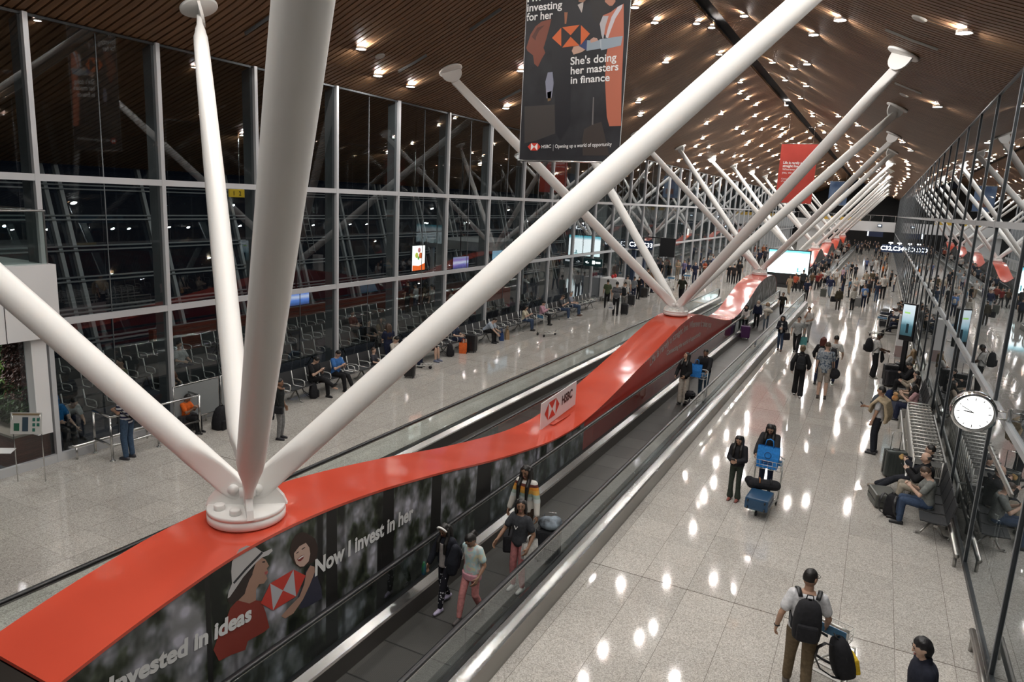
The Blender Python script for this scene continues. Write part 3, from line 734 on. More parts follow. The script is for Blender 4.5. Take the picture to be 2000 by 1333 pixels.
ban_poly('printed_face', [(1425,-130),(1600,-130),(1600,30),(1550,95),(1500,95),(1430,30)], (.40, .18, .12), .0045)
ban_poly('printed_hair', [(1180,-100),(1425,-130),(1430,30),(1500,95),(1560,110),(1500,200),(1400,250),(1340,400),(1250,330),(1200,180)], (.014, .012, .013), .0042)
ban_poly('printed_bag', [(150,780),(220,560),(300,430),(400,350),(560,310),(520,470),(480,620),(430,780),(460,860),(400,960),(340,1090),(280,1040),(260,900),(170,830)], (.20, .055, .032), .003)
ban_poly('printed_bag_fold', [(240,600),(330,450),(450,410),(360,500),(310,600),(300,660)], (.09, .025, .018), .004)
ban_poly('printed_strap', [(770,200),(825,200),(800,390),(775,390)], (.32, .12, .06), .004)
ban_poly('printed_hand', [(890,830),(920,760),(1000,745),(1110,810),(1050,850),(920,890)], (.50, .32, .25), .005)
ban_poly('printed_hand', [(1190,650),(1240,610),(1300,620),(1320,660),(1200,700)], (.50, .30, .24), .0062)
ban_poly('printed_cuff', [(960,770),(1130,640),(1140,830),(1100,800)], (.03, .05, .15), .004)
ban_poly('printed_map', [(1140,655),(1320,660),(1350,640),(1720,585),(1690,740),(1370,820),(1360,790),(1130,830)], (.28, .34, .40), .0055)
ban_poly('printed_map_fold', [(1345,645),(1372,640),(1372,815),(1358,790)], (.40, .45, .50), .006)
ban_poly('printed_path', [(120,400),(610,370),(620,840),(300,960),(120,1000)], (.050, .044, .042), .002, Cb)
ban_poly('printed_distant_person', [(460,1330),(500,1180),(580,1170),(600,1330),(590,1400),(560,1600),(480,1600)], (.24, .25, .33), .003)
ban_poly('printed_distant_legs', [(490,170),(560,150),(545,300),(500,320)], (.17, .11, .05), .003, Cb)
ban_poly('printed_suitcase', [(1090,770),(1240,690),(1370,650),(1410,800),(1500,1200),(1070,1200),(1060,960)], (.045, .035, .032), .004, Cb)
ban_poly('printed_suitcase_handle', [(1235,250),(1252,250),(1240,700),(1215,700)], (.15, .14, .14), .0045, Cb)
OR = (.62, .125, .03)
for tri in ([(720,452),(720,755),(570,620)], [(735,445),(1020,405),(872,575)], [(1040,410),(1185,550),(1035,735)], [(872,600),(1015,740),(735,775)]): ban_poly('printed_emblem', tri, OR, .007)
def ban_text(txt, p0, p1, pu, fit=True, bold=.004, name='lettering'):
    """letters between two sighted baseline points; pu: a sighted point at cap height over p0"""
    a, c, u = [Vector((p.x, BY - .008, p.z)) - OFF for p in (on_y(*p0, BY), on_y(*p1, BY), on_y(*pu, BY))]
    d = c - a; d.y = 0; Ld = d.length; d.normalize(); up = Vector((-d.z, 0, d.x)); H = (u - a).dot(up) / .70
    me = text_mesh(txt, H, bold); w = max(v.co.x for v in me.vertices)
    for v in me.vertices: v.co = a + d * (v.co.x * Ld / w) + up * v.co.y
    return link(name, me, M_INK, t)
ban_text("I'm", (1029, 4.5), (1056, 1), (1029, -14))
ban_text('investing', (1029, 23), (1098, 16), (1029, 8))
ban_text('for her', (1029, 41), (1080, 36), (1029, 26))
ban_text("She's doing", (1114, 127), (1204, 119), (1114, 112))
ban_text('her masters', (1114, 145.5), (1208, 137), (1114, 131))
ban_text('in finance', (1114, 164), (1191, 158), (1114, 150))
ban_text('HSBC', (1057.5, 290), (1076.5, 289), (1057.5, 283.5), bold=.001)
ban_text('Opening up a world of opportunity', (1084, 289.5), (1195, 285), (1084, 282.5), bold=.001)
ban_text('|', (1079.8, 292), (1080.8, 292), (1079.8, 282.5), bold=.0)
p = on_y(1043.5, 287, BY); b = MB(); emblem(b, Vector((p.x, BY - .008, p.z)) - OFF, (1, 0, 0), (0, 0, 1), .085)
b.build('emblem', [mat('emblem_red', (.60, .05, .03), .45), M_INK], t)

# red banner and blue banner farther down
def plain_banner(label, y, c0, c1, m, name='hanging_banner'):
    a, c = on_y(*c0, y), on_y(*c1, y); ox = Vector(((a.x + c.x) / 2, y, c.z))
    t = thing(name, label, 'banner', ox)
    MB().box((0, 0, (a.z - c.z) / 2), (abs(c.x - a.x), .015, a.z - c.z)).build('cloth', m, t)
    for z in (0, a.z - c.z): MB().tube([(-abs(c.x - a.x) / 2 - .05, 0, z), (abs(c.x - a.x) / 2 + .05, 0, z)], .025, 8).build('rod', M_STEEL, t)
    for s in (-1, 1):
        x = s * abs(c.x - a.x) * .35; MB().tube([(x, 0, a.z - c.z), (x, 0, ceil_z(ox.x + x) - ox.z + .05)], .012, 5).build('cable', M_STEEL, t)
    return t, abs(c.x - a.x), a.z - c.z
t2, bw, bh = plain_banner('red banner with white lettering hanging behind two long white struts', 55.2, (1527, 281), (1584, 399), mottled('red_banner_cloth', (.40, .035, .022), (.46, .045, .03), 1, .6))
for k, (s, zf, h, bo) in enumerate((('Life is rarely a', .665, .24, .006), ('straight line.', .61, .24, .006), ('Wherever it takes', .555, .22, 0), ('you, we can help', .50, .22, 0), ('Connecting the world', .40, .15, 0), ('of opportunity', .36, .15, 0))):
    lettering('lettering', s, h, (-bw * .40, -.012, bh * zf), (.92, 0, 0), (0, 0, 1), M_INK, t2, bo)
b = MB(); emblem(b, (-bw * .36, -.012, bh * .06), (1, 0, 0), (0, 0, 1), .06); b.build('emblem', [mat('emblem_red', (.60, .05, .03), .45), M_INK], t2)
t3, bw, bh = plain_banner('blue banner hanging far off, above the red humps', 94.5, (1622, 354), (1652, 402), mottled('blue_banner_cloth', (.03, .07, .16), (.16, .24, .38), .6, .6))
MB().box((bw * .06, -.012, bh * .3), (bw * .5, .004, bh * .24)).build('printed_shape', mat('print_brown', (.14, .05, .03), .5), t3)

# ------------------------------------------------------------------ big lit screen between the two pairs of walkways
def screen_material(name, base, strength, kind):
    m = mat(name, (.02, .02, .02), .3); N, L, b = nodes(m)
    tc = N.new('ShaderNodeTexCoord'); sp = N.new('ShaderNodeSeparateXYZ'); L.new(tc.outputs['Generated'], sp.inputs[0])
    no = N.new('ShaderNodeTexNoise'); no.inputs['Scale'].default_value = 5; no.inputs['Detail'].default_value = 4; L.new(tc.outputs['Generated'], no.inputs['Vector'])
    r = N.new('ShaderNodeValToRGB'); e = r.color_ramp.elements
    while len(e) < len(kind): e.new(.5)
    for q, (p, c) in zip(e, kind): q.position = p; q.color = (*c, 1)
    ad = N.new('ShaderNodeMath'); ad.operation = 'MULTIPLY_ADD'; ad.inputs[1].default_value = .12; L.new(no.outputs['Fac'], ad.inputs[0]); L.new(sp.outputs[2], ad.inputs[2])
    L.new(ad.outputs[0], r.inputs[0]); L.new(r.outputs[0], b.inputs['Emission Color']); b.inputs['Emission Strength'].default_value = strength
    return m
M_SCR = screen_material('bright_screen', 0, 2.6, [(.0, (.75, 1, .98)), (.3, (.9, 1, 1)), (.86, (.93, 1, 1)), (.93, (.35, .62, .68)), (1.0, (.08, .35, .42))])
sa, sb = on_y(1503, 490, 62), on_y(1583, 491, 62); zz0 = on_y(1543, 545, 62).z
cx, w, h = (sa.x + sb.x) / 2, sb.x - sa.x, sa.z - zz0
t = thing('advert_screen', 'large bright white advertising screen on a black plinth between the walkways', 'screen', (cx, 62, 0))
MB().box((0, .15, h / 2 + .1 + zz0 / 2), (w + .16, .3, h + zz0 + .2)).build('casing', M_BLACK, t)
MB().box((0, -.008, zz0 + .35 + (h - .35) / 2 + .1), (w, .02, h - .3)).build('display', M_SCR, t)
MB().box((0, .15, .12), (w + .4, .7, .24)).build('plinth', M_BLACK, t)
for x, zz, hh_ in ((.35, .42, .32), (.52, .44, .4)): MB().box((w * x - w * .1, -.022, zz0 + .35 + zz), (.10, .004, hh_)).build('printed_figure', mat('screen_teal', (.05, .25, .28), .5, emit=(.1, .45, .5), estr=.8), t)
for k in range(2): MB().box((w * .28, -.022, zz0 + .62 - k * .14), (.5 - .15 * k, .004, .06)).build('printed_line', mat('screen_teal', (.05, .25, .28)), t)
# ------------------------------------------------------------------ tandem waiting benches
M_SEAT = mat('dark_seat_mesh', (.045, .047, .05), .5, .3)
M_ARM = mat('pale_metal', (.62, .62, .60), .35, .5)
def tandem_bench(label, n, group=None, pitch=.56, arms=True):
    """seats along local x, facing local +y"""
    t = thing('tandem_bench', label, 'bench', (0, 0, 0), 0, group)
    L2 = n * pitch / 2
    MB().box((0, -.02, .36), (2 * L2 - .1, .07, .05)).build('beam', M_STEEL_D, t)
    for x in (-L2 + pitch * .75, L2 - pitch * .75):
        b = MB(); b.tube([(x, .26, .03), (x, .18, .045), (x, 0, .34)], .022, 8); b.tube([(x, -.30, .03), (x, -.2, .05), (x, 0, .34)], .022, 8)
        b.lathe([(.03, 0), (.03, .025), (0, .03)], 10, (x, .26, 0)); b.lathe([(.03, 0), (.03, .025), (0, .03)], 10, (x, -.30, 0)); b.build('leg', M_STEEL_D, t)
    sm = bm_ = None
    for i in range(n):
        x = -L2 + pitch * (i + .5)
        if sm is None:
            a = MB()
            for j in range(5):
                y0, y1 = -.20 + j * .09, -.20 + (j + 1) * .09
                z0, z1 = .415 + .02 * ((j - 2) / 3) ** 2, .415 + .02 * ((j - 1) / 3) ** 2
                a.bar((-.245, (y0 + y1) / 2, (z0 + z1) / 2), (.245, (y0 + y1) / 2, (z0 + z1) / 2), .092, .022)
            sm = a.mesh('seat')
            c = MB(); c.prism([(-.245, -.20, .44), (-.245, -.225, .44), (-.245, -.315, .84), (-.245, -.295, .845)], (.49, 0, 0)); bm_ = c.mesh('backrest')
            sm.materials.append(M_SEAT); bm_.materials.append(M_SEAT)
        link('seat', sm, None, t, (x, 0, 0)); link('backrest', bm_, None, t, (x, 0, 0))
    am = None
    for i in range(n + 1) if arms else ():
        x = -L2 + pitch * i
        if am is None:
            a = MB(); a.tube([(0, -.30, .84), (0, -.225, .47), (0, -.19, .415), (0, .2, .415)], .019, 6)
            a.tube([(0, -.245, .60), (0, .10, .62), (0, .2, .59), (0, .22, .50), (0, .19, .415)], .017, 6)
            am = a.mesh('armrest'); am.materials.append(M_ARM)
        link('armrest', am, None, t, (x, 0, 0))
    return t
B5 = tandem_bench('dark metal bench along the lounge glass', 5)
place = [(16.05, 'nearest dark bench along the lounge glass, two men seated at its near end'), (19.05, 'dark bench along the lounge glass beside a woman with a cream shoulder bag'), (22.3, 'dark bench along the lounge glass beyond the woman with a cream shoulder bag'),
         (25.4, 'dark bench along the lounge glass beside the black suitcase and orange bag'), (28.5, 'dark bench along the lounge glass where a bending man in pale shirt sits'),
         (31.6, 'dark bench along the lounge glass behind the empty trolley'), (34.7, 'dark bench along the lounge glass where two men sit one behind another'), (37.8, 'empty dark bench along the lounge glass nearest the white gate counter')]
for i, (y, l) in enumerate(place):
    if i == 0: B5.location = (-14.5, y, 0); B5.rotation_euler.z = -PI / 2; B5['label'] = l
    else: dup(B5, (-14.5, y, 0), -PI / 2, l)
for y, l in ((16.4, 'dark bench by the clock side glass under three seated men'), (25.6, 'dark bench by the clock side glass beyond the nested trolleys'), (43.3, 'dark bench by the clock side glass beyond the lit totem, its near end'), (46.3, 'dark bench by the clock side glass beyond the lit totem, its far end')):
    if y < 20: BR = tandem_bench(l, 5, arms=False); BR.location = (1.62, y, 0); BR.rotation_euler.z = PI / 2
    else: dup(BR, (1.62, y, 0), PI / 2, l)
rows = []
for r, x in enumerate((-17.1, -18.9, -20.7)):
    for k in range(8):
        if not (x < -17.5 and 29 < 10.4 + k * 3.6 + r * .5 < 39): rows.append((x if k < 6 else x, 10.4 + k * 3.6 + r * .5, -PI / 2))
for x, y, rz in rows:
    r = dup(B5, (x, y, 0), rz, 'dark bench of %s row inside the dim lounge behind the glass' % {-17.1: 'the front', -18.9: 'the middle', -20.7: 'the back'}[x], 'lounge benches in the %s row' % {-17.1: 'front', -18.9: 'middle', -20.7: 'back'}[x])
for k, (x, y) in enumerate(((4.2, 12.6), (4.2, 17.2), (4.4, 24), (4.4, 29))): dup(B5, (x, y, 0), PI / 2, 'dark bench in the lounge behind the clock side glass', 'benches behind the clock side glass')

# ------------------------------------------------------------------ luggage trolleys
M_WIRE = mat('zinc_wire', (.58, .57, .54), .35, .6)
def trolley(label, group=None, col=(.10, .25, .42)):
    """handle at the back (local -y), three wheels"""
    t = thing('luggage_trolley', label, 'trolley', (0, 0, 0), 0, group)
    b = MB()
    for s in (-1, 1):
        b.tube([(s * .26, -.42, .14), (s * .27, -.46, .55), (s * .27, -.5, 1.0)], .016, 8)
        b.tube([(s * .26, -.42, .14), (s * .20, .1, .13), (s * .08, .46, .14)], .018, 8)
    b.tube([(-.08, .46, .14), (-.06, .5, .22), (.06, .5, .22), (.08, .46, .14)], .014, 8)
    for y in (-.3, -.1, .1, .3): w = .25 - .2 * (y + .4) / .9; b.bar((-w, y, .15), (w, y, .15), .05, .015)
    b.build('frame', M_WIRE, t)
    h = MB(); h.tube([(-.28, -.5, 1.0), (-.2, -.54, 1.03), (.2, -.54, 1.03), (.28, -.5, 1.0)], .02, 8); h.build('handle', M_WIRE, t)
    k = MB()
    for z in (.78, .86, .96): k.tube([(-.26, -.48, z), (-.26, -.28, z), (.26, -.28, z), (.26, -.48, z)], .007, 5)
    for x in (-.26, -.17, -.09, 0, .09, .17, .26): k.tube([(x, -.28, .96), (x, -.28, .78), (x, -.47, .78)], .005, 4)
    k.build('basket', M_WIRE, t)
    MB().box((0, -.48, .90), (.5, .012, .12)).build('front_plate', mat('trolley_plate_%d' % int(col[2] * 100), col, .5), t)
    for x, y in ((-.24, -.4), (.24, -.4), (0, .42)):
        w = MB(); w.lathe([(.045, -.018), (.06, -.012), (.06, .012), (.045, .018), (0, .02)], 14, (x, y, .06), (1, 0, 0)); w.bar((x, y, .06), (x, y, .15), .03, .02); w.build('wheel', M_BLACK, t)
    return t
TR = trolley('silver luggage trolley')
def put_trolley(x, y, rz, label, group=None): return dup(TR, (x, y, 0), rz, label, group)
TN = trolley('silver trolley', None, (.30, .30, .29)); TR.location = (-13.4, 20.9, 0)
TN['label'] = 'foremost silver trolley of the nested row by the clock side glass, rows of handles behind'
TN.location = (1.55, 17.75, 0)
for k in range(1, 17): dup(TN, (1.55 + .0 * k, 17.75 + .32 * k, 0), 0, 'silver luggage trolley inside the nested row by the clock side glass', 'nested trolleys')
r = thing('trolley_corral', 'silver rail frame round the nested trolleys by the clock side glass', 'rail', (0, 0, 0))
b = MB(); b.tube([(1.18, 23.2, .0), (1.18, 23.2, .55), (1.18, 17.4, .55), (2.02, 17.4, .55), (2.02, 23.2, .55)], .028, 8); b.build('rail', M_ARM, r)
for x, y in ((1.18, 17.4), (2.02, 17.4), (1.18, 20.3)): MB().tube([(x, y, 0), (x, y, .55)], .026, 8).build('post', M_ARM, r)
put_trolley(-12.95, 29.4, -.5, 'empty silver trolley standing before a bench along the lounge glass')
TR.location = (-14.0, 20.6, 0); TR.rotation_euler.z = -1.2; TR['label'] = 'trolley with blue plate half hidden behind the long leaning strut'
put_trolley(.35, 41.2, 2.6, 'silver trolley with a cup on it before the seated row beyond the totem')
for k, p in enumerate(((1312, 566), (1338, 560))):
    q = on_z(*p); put_trolley(q.x, q.y, .4 * k, ['silver trolley with a purple bag near the lounge glass behind the second column', 'silver trolley with a grey bag near the lounge glass behind the second column'][k])

# ------------------------------------------------------------------ bags
def suitcase(label, col, loc, rz=0, w=.44, d=.26, h=.64, handle=.0, rough=.35, lay=False):
    t = thing('suitcase', label, 'suitcase', loc, rz)
    R = Euler((PI / 2, 0, 0)).to_matrix() if lay else Matrix.Identity(3)
    m = mat('case_%02x%02x%02x' % tuple(int(c * 255) for c in col), col, rough)
    off = Vector((0, h / 2 if lay else 0, d / 2 + .03 if lay else .05))
    P = lambda x, y, z: R @ Vector((x, y, z)) + off
    MB().box(P(0, 0, h / 2) if not lay else P(0, 0, h / 2), (w, d, h), R, bevel=.04).build('shell', m, t)
    b = MB()
    for k in range(5): x = -w * .36 + w * .18 * k; b.bar(P(x, -d / 2 - .002, h * .1), P(x, -d / 2 - .002, h * .9), .02, .012)
    b.build('rib', m, t)
    z = MB(); z.tube([P(-w / 2 - .003, 0, .06), P(-w / 2 - .003, 0, h - .05), P(-w / 2 + .05, 0, h + .003), P(w / 2 - .05, 0, h + .003), P(w / 2 + .003, 0, h - .05), P(w / 2 + .003, 0, .06)], .009, 6); z.build('zip', M_BLACK, t)
    for s in (-1, 1):
        for e in (-1, 1): MB().lathe([(.02, -.014), (.028, -.008), (.028, .008), (.02, .014), (0, .015)], 10, P(s * w * .36, e * d * .3, -.022), (1, 0, 0)).build('wheel', M_BLACK, t)
    hd = MB()
    if handle: hd.tube([P(-.1, d * .3, h), P(-.1, d * .3, h + handle), P(.1, d * .3, h + handle), P(.1, d * .3, h)], .011, 6); hd.build('pull_handle', M_STEEL, t)
    g = MB(); g.tube([P(-.09, 0, h), P(-.07, 0, h + .035), P(.07, 0, h + .035), P(.09, 0, h)], .012, 6); g.build('grip', M_BLACK, t)
    return t
def backpack(label, col, loc, rz=0, s=1.0, tilt=0.0, pocket=None, strap=True, cat='backpack'):
    """back panel towards local -y (against the wearer), pocket side +y; origin at its base"""
    t = thing('backpack', label, cat, loc, rz); t.rotation_euler = (tilt, 0, rz)
    m = cloth(col)
    b = MB(); prof = [(0, .11, .09), (.03, .145, .115), (.12, .155, .125), (.24, .152, .12), (.34, .14, .105), (.42, .115, .085), (.465, .07, .05), (.475, .02, .015)]
    n = 20; vs = []
    for z, a, c in prof:
        for j in range(n):
            q = 2 * PI * j / n; cs, sn = math.cos(q), math.sin(q)
            vs.append((s * a * math.copysign(abs(cs) ** .6, cs), s * (c * math.copysign(abs(sn) ** .65, sn) + .12), s * z))
    b.add(vs, [(i * n + j, i * n + (j + 1) % n, (i + 1) * n + (j + 1) % n, (i + 1) * n + j) for i in range(len(prof) - 1) for j in range(n)] + [tuple(range(n))[::-1]], True)
    b.build('sack', m, t)
    p = MB(); p.box((0, s * .245, s * .135), (s * .22, s * .07, s * .19), None, bevel=.025 * s); p.build('pocket', cloth(pocket) if pocket else m, t)
    z = MB(); z.tube([(s * .145 * math.cos(a), s * (.13 + .02 * math.sin(a)), s * (.24 + .22 * math.sin(a))) for a in [PI * k / 12 for k in range(13)]], .006 * s, 5); z.build('zip', M_BLACK, t)
    l = MB(); l.tube([(-.04 * s, .1 * s, .465 * s), (-.03 * s, .08 * s, .51 * s), (.03 * s, .08 * s, .51 * s), (.04 * s, .1 * s, .465 * s)], .008 * s, 6); l.build('grab_loop', M_BLACK, t)
    if strap:
        for e in (-1, 1):
            q = MB(); q.tube([(e * .09 * s, .02 * s, .44 * s), (e * .115 * s, -.06 * s, .50 * s), (e * .125 * s, -.15 * s, .47 * s), (e * .135 * s, -.20 * s, .36 * s), (e * .15 * s, -.17 * s, .22 * s), (e * .155 * s, -.05 * s, .10 * s), (e * .13 * s, .03 * s, .05 * s)], .026 * s, 8, flat=.3); q.build('shoulder_strap', M_BLACK, t)
    return t
def tote(label, col, loc, rz=0, w=.34, d=.12, h=.34, mark=None, name='carrier_bag', handle=.16):
    t = thing(name, label, 'bag', loc, rz); m = cloth(col)
    b = MB(); b.add([(x * k, y * kd, z) for z, k, kd in ((0, .92, 1), (h * .5, 1, 1), (h, 1, .45)) for x, y in ((-w / 2, -d / 2), (w / 2, -d / 2), (w / 2, d / 2), (-w / 2, d / 2))],
        [(0, 3, 2, 1)] + [(i * 4 + j, i * 4 + (j + 1) % 4, i * 4 + 4 + (j + 1) % 4, i * 4 + 4 + j) for i in range(2) for j in range(4)]); b.build('sack', m, t)
    for e in (-1, 1): MB().tube([(-w * .2, e * d * .24, h - .02), (-w * .15, e * d * .1, h + handle * .8), (0, e * d * .06, h + handle), (w * .15, e * d * .1, h + handle * .8), (w * .2, e * d * .24, h - .02)], .008, 5).build('handle', m, t)
    if mark:
        y = -d * .38
        k = MB(); k.tube([(h * .14 * math.cos(a), -d / 2 * (.98 - .4 * (.62 + .14 * math.sin(a) - .5)) - .008, h * (.62 + .14 * math.sin(a))) for a in [PI * j / 12 for j in range(24)]], h * .014, 5, closed=True); k.build('printed_ring', mat('bag_mark', mark, .6), t)
        for z in (.3, .22): MB().box((0, -d / 2 * .97 - .004, h * z), (w * .5, .004, h * .05)).build('printed_line', mat('bag_mark', mark, .6), t)
    return t
def at(px, py, z=0.0): q = on_z(px, py, z); return (q.x, q.y, z)
NAVY, BLACKC = (.02, .03, .08), (.018, .018, .021)
# ------------------------------------------------------------------ wall clock, totem, signs
t = thing('wall_clock', 'round white lit clock in a steel ring bracketed off the clock side glass', 'clock', (1.63, 12.9, 3.18))
RC = .255
b = MB(); b.lathe([(RC, -.09), (RC + .035, -.10), (RC + .06, -.085), (RC + .06, .085), (RC + .035, .10), (RC, .09)], 40, (0, 0, 0), (0, 1, 0)); b.build('casing', M_CHROME, t)
M_FACE = mat('clock_face', (.9, .9, .9), .4, emit=(1, .98, .95), estr=1.5)
for s in (-1, 1):
    MB().lathe([(0, 0), (RC, .0), (RC, .004), (0, .005)], 40, (0, s * .10, 0), (0, s, 0)).build('dial', M_FACE, t)
    b = MB()
    for k in range(12):
        a = PI * k / 6; l = .045 if k % 3 == 0 else .028
        b.bar((s * math.sin(a) * (RC - .02), s * .107, math.cos(a) * (RC - .02)), (s * math.sin(a) * (RC - .02 - l), s * .107, math.cos(a) * (RC - .02 - l)), .012, .004, (0, 1, 0))
    b.build('hour_marks', M_BLACK, t)
    for a, l, w, nm in ((-1.45, .14, .016, 'hour_hand'), (-1.1, .19, .011, 'minute_hand')):
        MB().bar((0, s * .112, 0), (-s * math.sin(a) * l, s * .112, math.cos(a) * l), w, .004, (0, 1, 0)).build(nm, M_BLACK, t)
b = MB()
for z in (.06, -.06): b.tube([(RC + .05, 0, z), (.44, 0, z)], .014, 8)
b.box((.45, 0, 0), (.02, .1, .24)); b.build('bracket', M_STEEL, t)

t = thing('display_totem', 'tall black totem with a lit portrait screen by the clock side glass', 'screen', (1.28, 29.3, 0), -.55)
MB().box((0, 0, .03), (.6, .5, .06), bevel=.01).build('foot', M_BLACK, t)
MB().box((0, .03, .9), (.15, .1, 1.75)).build('post', M_BLACK, t)
MB().box((0, 0, 2.38), (.5, .12, 1.36), bevel=.012).build('casing', M_BLACK, t)
MB().box((-.01, -.064, 2.45), (.43, .008, 1.12)).build('display', screen_material('totem_screen', 0, .7, [(.0, (.02, .05, .06)), (.38, (.06, .16, .20)), (.55, (.35, .55, .62)), (.75, (.62, .74, .80)), (1, (.75, .85, .9))]), t)
MB().box((.02, -.07, 2.16), (.09, .004, .34)).build('printed_tower', mat('tower_print', (.02, .05, .07), .5), t)
MB().box((-.05, -.07, 2.72), (.2, .004, .06)).build('printed_line', mat('tower_print_green', (.15, .35, .1), .5, emit=(.4, .7, .2), estr=.6), t)
t = thing('info_stand', 'white pillar stand behind the lit totem by the clock side glass', 'stand', (1.42, 35.4, 0))
MB().box((0, 0, .95), (.5, .45, 1.9), bevel=.02).build('body', M_WHITEP, t)
MB().box((0, -.23, .3), (.5, .012, .5)).build('base_print', mat('grey_red_print', (.35, .26, .25), .6), t)
def gate_sign(label, x0, x1, y, z0, z1, txt, size, col=(.012, .03, .085), glow=2.6, ty=.28):
    t = thing('gate_sign', label, 'sign', ((x0 + x1) / 2, y, z0)); w = x1 - x0
    MB().box((0, 0, (z1 - z0) / 2), (w, .14, z1 - z0), bevel=.01).build('casing', mat('sign_navy' if col[2] > .06 else 'sign_dark', col, .4), t)
    m = mat('sign_letters_%d' % int(glow * 10), (.9, .95, 1), .4, emit=(.92, .97, 1), estr=glow)
    lettering('lettering', txt, size, (0 if len(txt) > 3 else -.35, -.078, (z1 - z0) * ty), (1, 0, 0), (0, 0, 1), m, t, .006, 'CENTER')
    return t
gate_sign('dark navy gate sign with white letters on the clock side glass, two lamps over it', .15, 2.0, 80, 2.62, 3.36, 'C32,C34', .56, glow=3.2)
for dx in (.9, 1.65): tag(MB().lathe([(.0, -.06), (.16, -.05), (.2, 0), (.16, .05), (0, .06)], 14, (dx, 80, 3.55)).tube([(dx, 80, 3.36), (dx, 80, 3.52)], .02, 6).build('sign_lamp', mat('sign_lamp_glow', (1, 1, 1), .5, emit=(1, 1, 1), estr=6)), 'round white lamp over the navy gate sign, %s the clock side glass' % ('nearer' if dx > 1 else 'farther from'), 'lamp')
gate_sign('dark navy gate sign on the lounge glass beyond the white counter', -15.22, -13.6, 47.5, 3.08, 3.68, 'C31, C33', .42, glow=1.6)
GS = gate_sign('dark green way-out sign on the lounge glass before the white counter', -15.24, -14.1, 39.2, 2.42, 2.86, '<-', .26, (.01, .045, .05), 1.2)
for k, (x, w, h) in enumerate(((.05, .16, .2), (.32, .3, .1))): MB().box((x, -.075, .22), (w, .012, h)).build('sign_mark', MATS['sign_letters_12'], GS)
# lit posters and televisions in the lounge
def poster(label, x, y, z0, z1, w, stops, strength=1.6, mark=(.75, .12, .02), band=.28):
    t = thing('lit_poster', label, 'poster', (x, y, z0)); h = z1 - z0
    MB().box((-.05, 0, h / 2), (.08, w + .05, h + .05)).build('casing', M_ALU_D, t)
    MB().box((0, 0, h / 2), (.01, w, h)).build('display', mat('poster_glow_%d' % len(MATS), (.9, .9, .88), .4, emit=(1, .98, .92), estr=strength), t)
    mm = mat('poster_mark_%d' % len(MATS), mark, .5, emit=mark, estr=strength * .7)
    MB().prism([(.008, -w / 2, 0), (.008, w / 2, 0), (.008, w / 2, h * band), (.008, 0, h * (band - .1)), (.008, -w / 2, h * band * .8)], (.004, 0, 0)).build('printed_band', mm, t)
    if w > .6:
        for yy, zz, rr, cc in ((-.15, .62, .11, (.5, .55, .08)), (.12, .60, .12, (.65, .12, .03)), (.02, .82, .10, (.55, .2, .2)), (-.02, .5, .07, (.15, .4, .08))):
            MB().lathe([(0, 0), (rr, 0), (rr, .004), (0, .005)], 16, (.008, yy, h * zz), (1, 0, 0)).build('printed_food', mat('food_%d' % int(cc[0] * 100), cc, .5, emit=cc, estr=.9), t)
    for e in (-1, 1): MB().tube([(-.05, e * w * .35, h), (-.05, e * w * .35, ceil_z(x) - z0)], .012, 5).build('hanger', M_STEEL, t)
    return t
poster('tall lit food poster hung behind the lounge glass', -16.4, 23.95, 3.05, 4.03, .86, None)
poster('small lit poster behind the lounge glass, far off beyond the second column', -16.2, 68.6, 3.25, 4.05, 2.0, None, 1.2)
poster('small lit poster with a red foot behind the lounge glass, beyond the gate sign', -16.2, 56, 3.3, 4.2, 1.3, None, 1.2, (.7, .06, .02))
def television(label, x, y, z, w, h, col):
    t = thing('television', label, 'television', (x, y, z))
    MB().box((0, 0, 0), (.07, w + .06, h + .06), bevel=.01).build('casing', M_BLACK, t)
    MB().box((.038, 0, 0), (.006, w, h)).build('display', screen_material('tv_%d' % len(MATS), 0, .9, [(0, (.02, .03, .08)), (.4, col), (.6, (.55, .6, .75)), (.8, col), (1, (.2, .25, .4))]), t)
    MB().tube([(-.02, 0, h / 2), (-.02, 0, ceil_z(x) - z - .01)], .025, 6).build('pole', M_ALU_D, t)
    return t
television('blue lit television in the lounge beside the thickest white strut', -20, 20.9, 1.86, 1.3, .6, (.10, .22, .62))
television('purple lit television in the lounge beyond the lit food poster', -19, 31.5, 2.7, 1.5, .62, (.16, .13, .42))
# kiosk in the lounge and a red-brown partition along its back
struct(MB().box((-22.0, 27, .5), (.25, 22, 1.0)).build('wall_left_low', M_BROWN))
t = thing('lounge_shop', 'grey boxy kiosk inside the lounge behind the lit food poster', 'kiosk', (-19.6, 34.5, 0))
MB().box((0, 0, 3.55), (3.4, 5.2, .45)).build('canopy', mat('kiosk_grey', (.28, .29, .30), .6), t)
for dx, dy in ((-1.5, -2.4), (1.5, -2.4), (-1.5, 2.4), (1.5, 2.4)): MB().box((dx, dy, 1.66), (.16, .16, 3.32)).build('post', M_ALU, t)
MB().box((0, 0, .5), (3.0, 4.6, 1.0)).build('counter', mat('kiosk_red', (.28, .05, .03), .6), t)
MB().box((1.66, .2, 3.0), (.06, 3.4, .62)).build('lit_menu', screen_material('menu_screen', 0, .7, [(0, (.1, .25, .4)), (.5, (.35, .55, .7)), (1, (.2, .4, .55))]), t)
